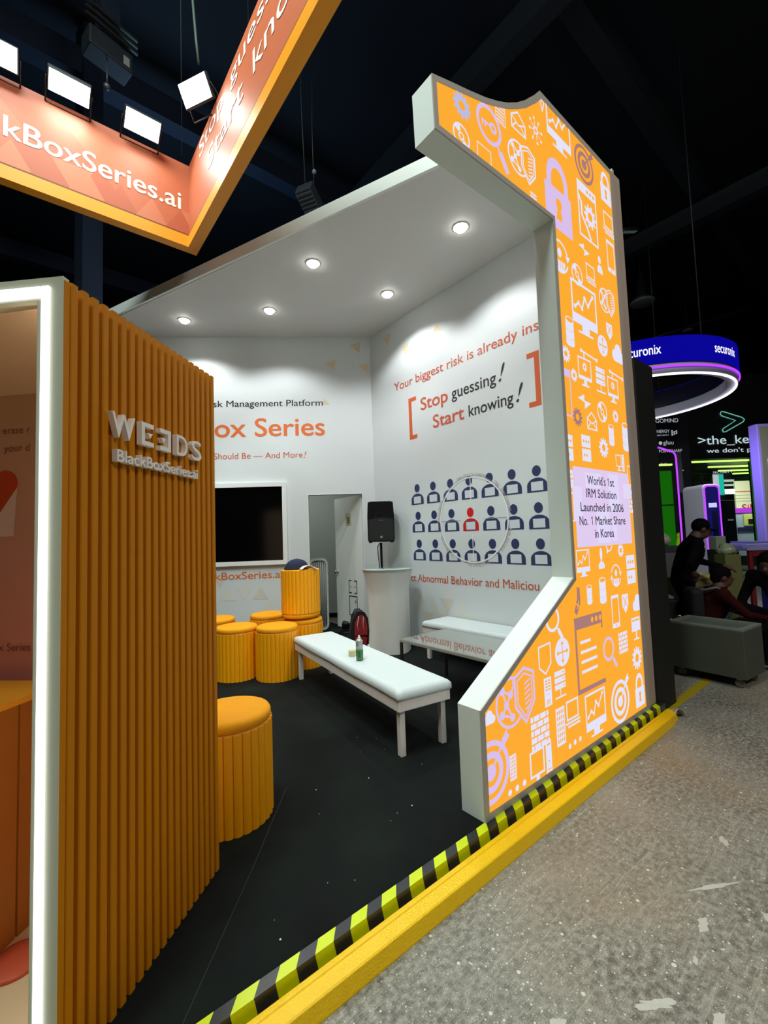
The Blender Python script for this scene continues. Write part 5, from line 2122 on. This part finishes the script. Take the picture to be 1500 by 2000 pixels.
bn = thing('cream_bin', 'yellowish cream bin with a shiny plastic liner behind the crouching person', 'bin', hall(4.10, 5.86), A_H)
MB().prism([(-.19, 0), (.19, 0), (.235, .88), (-.235, .88)], -.2, .2).build('body', mat('bin_cream', (142, 126, 66), .5), bn, bevel=.015)
mb = MB()
mb.lathe([(.245, 0), (.262, .015), (.25, .05), (.21, .058), (.19, .02), (0, .01)], 24, sy=.85, c=(0, 0, .88))
mb.build('liner', mat('liner', (214, 206, 130), .15), bn)
bd = thing('grey_board', 'small grey board standing upright beside the cream bin', 'board', hall(3.84, 5.56), A_H + .2)
MB().box(-.075, .075, 0, .02, 0.0, 1.24).build('board', mat('board_grey', (128, 120, 114), .6), bd, bevel=.004)
cb_ = thing('grey_cabinet', 'narrow grey panel cabinet next to the black flank wall with a white bag on it', 'cabinet', hall(4.02, 6.2), A_H)
MB().box(-.19, .15, 0, .4, 0, 1.21).build('body', mat('cabinet_grey', (104, 106, 112), .6), cb_, bevel=.008)
MB().box(-.20, .16, -.01, .41, 1.21, 1.30).build('top', mat('cabinet_dark', (60, 62, 66), .6), cb_, bevel=.008)
mb = MB()
r5 = random.Random(6)
mb.ball((0, 0, .075), (.12, .10, .085), 20)
for i, v in enumerate(mb.v):
    k = 1 + .30 * (r5.random() - .5)
    mb.v[i] = (v[0] * k, v[1] * k, max(.001, v[2] * k))
mb.tube([(-.05, 0, .13), (-.06, 0, .20), (0, 0, .23), (.04, 0, .19), (.05, 0, .13)], .012, 6)
o = mb.build('carrier_bag', mat('carrier_white', (200, 204, 176), .4))
o.location = hall(4.02, 6.35, 1.30)
tag(o, 'white plastic carrier bag lying on the narrow grey cabinet', 'bag')

tbl = thing('work_table', 'work table with red frame and pale lilac top in front of the violet kiosk', 'table', hall(5.40, 6.5), A_H)
MB().box(-.24, .24, -.25, .25, 1.19, 1.23).build('tabletop', mat('top_lilac', (150, 140, 186), .5), tbl, bevel=.006)
for sx in (-.18, .18):
    for sy in (-.21, .21):
        MB().box(sx - .025, sx + .025, sy - .02, sy + .02, 0, 1.19).build('leg', mat('frame_red', (120, 20, 32), .5), tbl)
MB().box(-.155, .155, -.235, -.21, 1.11, 1.19).build('rail', mat('frame_red', (120, 20, 32), .5), tbl)
for k in range(3):
    o = MB().box(-.22 + .03 * k, .20 - .02 * k, -.18, .16, 0, .028).build('folded_sheet', mat('sheet_purple_lit%d' % k, ((136, 132, 176), (170, 164, 204), (120, 116, 166))[k], .5), bevel=.008)  # purple light is put into the sheet colours
    o.location = hall(5.40 + .01 * k, 6.5 + .01 * k, 1.2305 + .029 * k)
    o.rotation_euler = (0, 0, A_H + .08 * (k - 1))
    tag(o, ['lowest folded purple-lit sheet on the work table', 'middle palest folded sheet on the work table', 'top darkest folded sheet on the work table'][k], 'sheet', 'folded sheets on the work table')
pbx = thing('packing_box', 'open carton with crumpled clear plastic standing left of the work table', 'box', hall(4.63, 5.95), A_H)
MB().box(-.105, .105, -.10, .10, 0, 1.17).build('carton', mat('carton', (112, 112, 66), .6), pbx, bevel=.004)
mb = MB()
r6 = random.Random(9)
mb.ball((0, -.0, 1.22), (.11, .10, .09), 20)
for i, v in enumerate(mb.v):
    k = 1 + .5 * (r6.random() - .5)
    mb.v[i] = (v[0] * k, v[1] * k, max(1.171, 1.22 + (v[2] - 1.22) * k))
mb.build('plastic_wrap', mat('wrap_clear', (150, 160, 130), .15), pbx)
o = MB().box(-.085, .085, -.06, .06, 0, .19).build('small_carton', mat('carton_pale', (150, 160, 140), .5), bevel=.006)
o.rotation_euler = (0, 0, A_H + .2)
o.location = hall(4.80, 6.33, 1.22)
tag(o, 'small pale carton behind the plastic-filled open box', 'box')
MB().box(-.09, .09, -.09, .09, 0, 1.22).build('stand', mat('stand_dark', (40, 44, 44), .6), o, loc=(0, 0, -1.22))
mg = MB()
r7 = random.Random(12)
for k in range(2):
    mg.box(-.15, .15, -.11, .11, .005 * k, .005 * k + .004, M=Matrix.Rotation(.15 * k, 4, 'Z'))
o = mg.build('leaflet', mat('leaflet_green', (120, 150, 136), .5))
o.location = hall(3.27, 5.36, .74)
o.rotation_euler = (.25, .0, A_H)
tag(o, 'pale green leaflet lying behind the trolley', 'leaflet')
bx = MB().box(-.22, .22, -.16, .16, 0, .70).build('dark_crate', mat('crate_dark', (22, 24, 28), .6), bevel=.01)
bx.location = hall(3.27, 5.36, 0)
bx.rotation_euler = (0, 0, A_H)
tag(bx, 'dark crate behind the trolley carrying a pale green leaflet', 'crate')


# ================================================================== PEOPLE
def person(label, loc, turn, joints, mats, extras=None, headturn=0.0, scale=1.0):
    """joints in the figure's own axes: x its left, -y the way it faces, z up, metres.
    One continuous skin is grown around all limbs, then coloured by the limb nearest to each face."""
    J = {k: Vector(v) for k, v in joints.items()}
    prim = []        # (a, b, ra, rb, material)

    def limb(a, b, ra, rb, m):
        prim.append((J[a] if isinstance(a, str) else Vector(a), J[b] if isinstance(b, str) else Vector(b), ra, rb, m))

    SK, TOPM, LEG, SH = 0, 1, 2, 3
    limb('pelvis', 'waist', .135, .125, TOPM)
    limb('waist', 'chest', .125, .145, TOPM)
    limb('chest', 'neck', .135, .075, TOPM)
    limb('neck', 'head', .055, .06, SK)
    for s in ('l', 'r'):
        limb('chest', s + '_sh', .11, .075, TOPM)
        limb(s + '_sh', s + '_el', .062, .045, TOPM)
        limb(s + '_el', s + '_wr', .043, .030, TOPM)
        limb('pelvis', s + '_hip', .12, .105, LEG)
        limb(s + '_hip', s + '_kn', .092, .062, LEG)
        limb(s + '_kn', s + '_an', .060, .040, LEG)
        d = (J[s + '_wr'] - J[s + '_el']).normalized()
        palm = J[s + '_wr'] + d * .075
        limb(s + '_wr', palm, .028, .034, SK)
        side = d.cross(Vector((0, 0, 1)))
        side = side.normalized() if side.length > .1 else Vector((1, 0, 0))
        dn = side.cross(d).normalized()
        for q in range(4):
            base = palm + side * (.024 - .016 * q)
            l1 = (.040, .046, .043, .034)[q]
            k1 = base + d * l1 - dn * .006
            tip = k1 + d * l1 * .6 - dn * (.018 + .004 * q)
            limb(base, k1, .010, .009, SK)
            limb(k1, tip, .009, .007, SK)
        th0 = J[s + '_wr'] + d * .03 + side * .026
        limb(th0, th0 + side * .028 + d * .03, .012, .010, SK)
        limb(th0 + side * .028 + d * .03, th0 + side * .030 + d * .058, .010, .008, SK)
        f = J.get(s + '_toe', J[s + '_an'] + Vector((0, -.17, -.05)))
        limb(s + '_an', f, .042, .036, SH)
    mb = MB()
    for a, b, ra, rb, m in prim:
        d = b - a
        L_ = d.length
        K = max(2, int(L_ / .03))
        path = [a + d * (i / K) for i in range(K + 1)]
        rad = [ra + (rb - ra) * i / K for i in range(K + 1)]
        mb.tube(path, rad, 12)
        mb.ball(a, ra, 12)
        mb.ball(b, rb, 12)
    # head: skull, jaw, nose, ears
    H = J['head']
    R = Matrix.Translation(H) @ Matrix.Rotation(headturn, 4, 'Z') @ Matrix.Rotation(J['tilt'].x if 'tilt' in J else 0, 4, 'X')
    mb.ball((0, .01, .075), (.075, .095, .10), 20, M=R)
    mb.ball((0, -.035, .015), (.055, .060, .065), 16, M=R)
    mb.ball((0, -.098, .045), (.014, .022, .022), 10, M=R)
    for s in (-1, 1):
        mb.ball((s * .076, .012, .05), (.012, .024, .032), 10, M=R)
    tmp = mb.build('person_build', [MATS[m] for m in mats])
    md = tmp.modifiers.new('remesh', 'REMESH')
    md.mode = 'VOXEL'
    md.voxel_size = .011
    sm = tmp.modifiers.new('smooth', 'SMOOTH')
    sm.factor = .5
    sm.iterations = 3
    bpy.context.view_layer.update()
    dg = bpy.context.evaluated_depsgraph_get()
    me = bpy.data.meshes.new_from_object(tmp.evaluated_get(dg))
    me.name = 'body'
    bpy.data.objects.remove(tmp)
    idx = []
    for p in me.polygons:
        c = p.center
        best, bi = 1e9, 0
        for a, b, ra, rb, m in prim:
            d = b - a
            t = max(0, min(1, (c - a).dot(d) / max(d.length_squared, 1e-9)))
            q = (a + d * t - c).length - (ra + (rb - ra) * t)
            if q < best:
                best, bi = q, m
        if (c - (H + Vector((0, 0, .06)))).length < .135 and c.z > H.z - .045:
            bi = 0
        idx.append(bi)
        p.use_smooth = True
    me.materials.clear()
    for m in mats:
        me.materials.append(MATS[m])
    me.polygons.foreach_set('material_index', idx)
    me.update()
    root = thing('person', label, 'person', loc, A_H + turn)
    root.scale = (scale,) * 3
    o = bpy.data.objects.new('body', me)
    COL.objects.link(o)
    o.parent = root
    return root, R


mat('skin', (84, 54, 40), .6)
mat('shirt_black', (7, 7, 8), .9, spec=.1)
mat('shirt_red', (52, 12, 14), .9, spec=.1)
mat('trousers_dark', (9, 9, 11), .9, spec=.1)
mat('shoes_dark', (14, 14, 14), .6)
mat('hi_vis', (196, 230, 40), .6)
hair_dark = mat('hair_dark', (6, 5, 5), .85, spec=.1)
capm = mat('cap_black', (6, 6, 7), .9, spec=.1)


def hair(root, R, m, cap=False):
    mb = MB()
    mb.ball((0, .022, .090), (.084, .100, .098), 20, M=R)
    if not cap:
        mb.ball((0, .06, .05), (.072, .060, .075), 14, M=R)
    o = mb.build('cap' if cap else 'hair', m, root)
    if cap:
        MB().add([(.065 * cos(radians(a)) * k, -.06 - .10 * sin(radians(a)) * k, .098 - .012 * k) for k in (.2, 1) for a in range(0, 181, 20)],
                 [(i, i + 1, i + 11, i + 10) for i in range(9)], M=R).build('peak', m, o).modifiers.new('thickness', 'SOLIDIFY').thickness = .006
    return o


# standing, bent a little over the bin, facing right
P1, R1 = person('person in dark clothes and cap leaning over behind the cream bin', hall(3.68, 5.36), radians(68), dict(
    pelvis=(0, .06, .90), waist=(0, .04, 1.06), chest=(0, -.05, 1.27), neck=(0, -.11, 1.44), head=(0, -.155, 1.47), tilt=(.35, 0, 0),
    l_sh=(.19, -.07, 1.35), l_el=(.27, -.20, 1.12), l_wr=(.20, -.40, 1.06), r_sh=(-.19, -.07, 1.35), r_el=(-.33, .05, 1.14), r_wr=(-.30, .02, 1.22 - .16),
    l_hip=(.10, .06, .86), l_kn=(.12, -.03, .48), l_an=(.12, .05, .09), r_hip=(-.10, .06, .86), r_kn=(-.12, -.02, .48), r_an=(-.12, .06, .09)),
    ['skin', 'shirt_black', 'trousers_dark', 'shoes_dark'], headturn=.2)
hair(P1, R1, capm, True)
# sitting low with a backpack on, facing right
P2, R2 = person('person in a dark red top with a grey strapped backpack sitting low behind the trolley', hall(3.74, 5.0), radians(72), dict(
    pelvis=(0, .10, .34), waist=(0, .09, .50), chest=(0, .02, .70), neck=(0, -.03, .87), head=(0, -.06, .92), tilt=(.12, 0, 0),
    l_sh=(.18, .0, .80), l_el=(.24, -.16, .60), l_wr=(.18, -.38, .52), r_sh=(-.18, .0, .80), r_el=(-.24, -.18, .60), r_wr=(-.16, -.40, .55),
    l_hip=(.10, .06, .34), l_kn=(.17, -.36, .46), l_an=(.15, -.34, .09), r_hip=(-.10, .06, .34), r_kn=(-.16, -.38, .46), r_an=(-.14, -.36, .09)),
    ['skin', 'shirt_red', 'trousers_dark', 'shoes_dark'])
hair(P2, R2, hair_dark)
mb = MB()
mb.box(-.15, .15, .16, .30, .46, .86)
mb.build('backpack', mat('pack_dark', (16, 16, 18), .8), P2, bevel=.05, seg=3)
for s in (-1, 1):
    MB().tube([(s * .11, .18, .84), (s * .12, .04, .875), (s * .13, -.085, .80), (s * .13, -.115, .66), (s * .13, .0, .50)], .016, 6).build('strap', mat('strap_grey', (92, 98, 102), .6), P2)
sb = MB().box(-.15, .15, -.12, .12, 0, .205).build('low_box', mat('crate_dark', (22, 24, 28), .6), bevel=.01)
p = hall(3.67, 5.0)
sb.location = (p.x, p.y, 0)
sb.rotation_euler = (0, 0, A_H)
tag(sb, 'low dark box used as a seat by the person in red', 'box')
# crouching at the right edge, leaning to the left
P3, R3 = person('person in black crouching and leaning forward at the right edge of the picture', hall(4.62, 5.16), radians(-62), dict(
    pelvis=(0, .14, .36), waist=(0, .10, .55), chest=(0, -.06, .76), neck=(0, -.16, .90), head=(0, -.22, .93), tilt=(.45, 0, 0),
    l_sh=(.20, -.08, .84), l_el=(.25, -.24, .62), l_wr=(.20, -.42, .48), r_sh=(-.20, -.08, .84), r_el=(-.26, -.22, .60), r_wr=(-.18, -.42, .46),
    l_hip=(.10, .10, .36), l_kn=(.18, -.26, .50), l_an=(.16, -.10, .09), r_hip=(-.10, .10, .36), r_kn=(-.18, -.26, .50), r_an=(-.16, -.10, .09)),
    ['skin', 'shirt_black', 'trousers_dark', 'shoes_dark'], scale=1.12)
hair(P3, R3, hair_dark)
# far worker in a high visibility vest
P4, R4 = person('distant person in a lime high visibility vest left of the white kiosk', hall(6.66, 9.55), radians(160), dict(
    pelvis=(0, .02, .90), waist=(0, .02, 1.06), chest=(0, 0, 1.28), neck=(0, -.01, 1.46), head=(0, -.03, 1.50),
    l_sh=(.18, 0, 1.38), l_el=(.24, .0, 1.10), l_wr=(.22, -.14, .90), r_sh=(-.18, 0, 1.38), r_el=(-.24, .02, 1.10), r_wr=(-.22, -.12, .90),
    l_hip=(.10, .02, .88), l_kn=(.11, -.01, .48), l_an=(.11, .03, .09), r_hip=(-.10, .02, .88), r_kn=(-.11, -.01, .48), r_an=(-.11, .03, .09)),
    ['skin', 'hi_vis', 'trousers_dark', 'shoes_dark'])
hair(P4, R4, hair_dark)
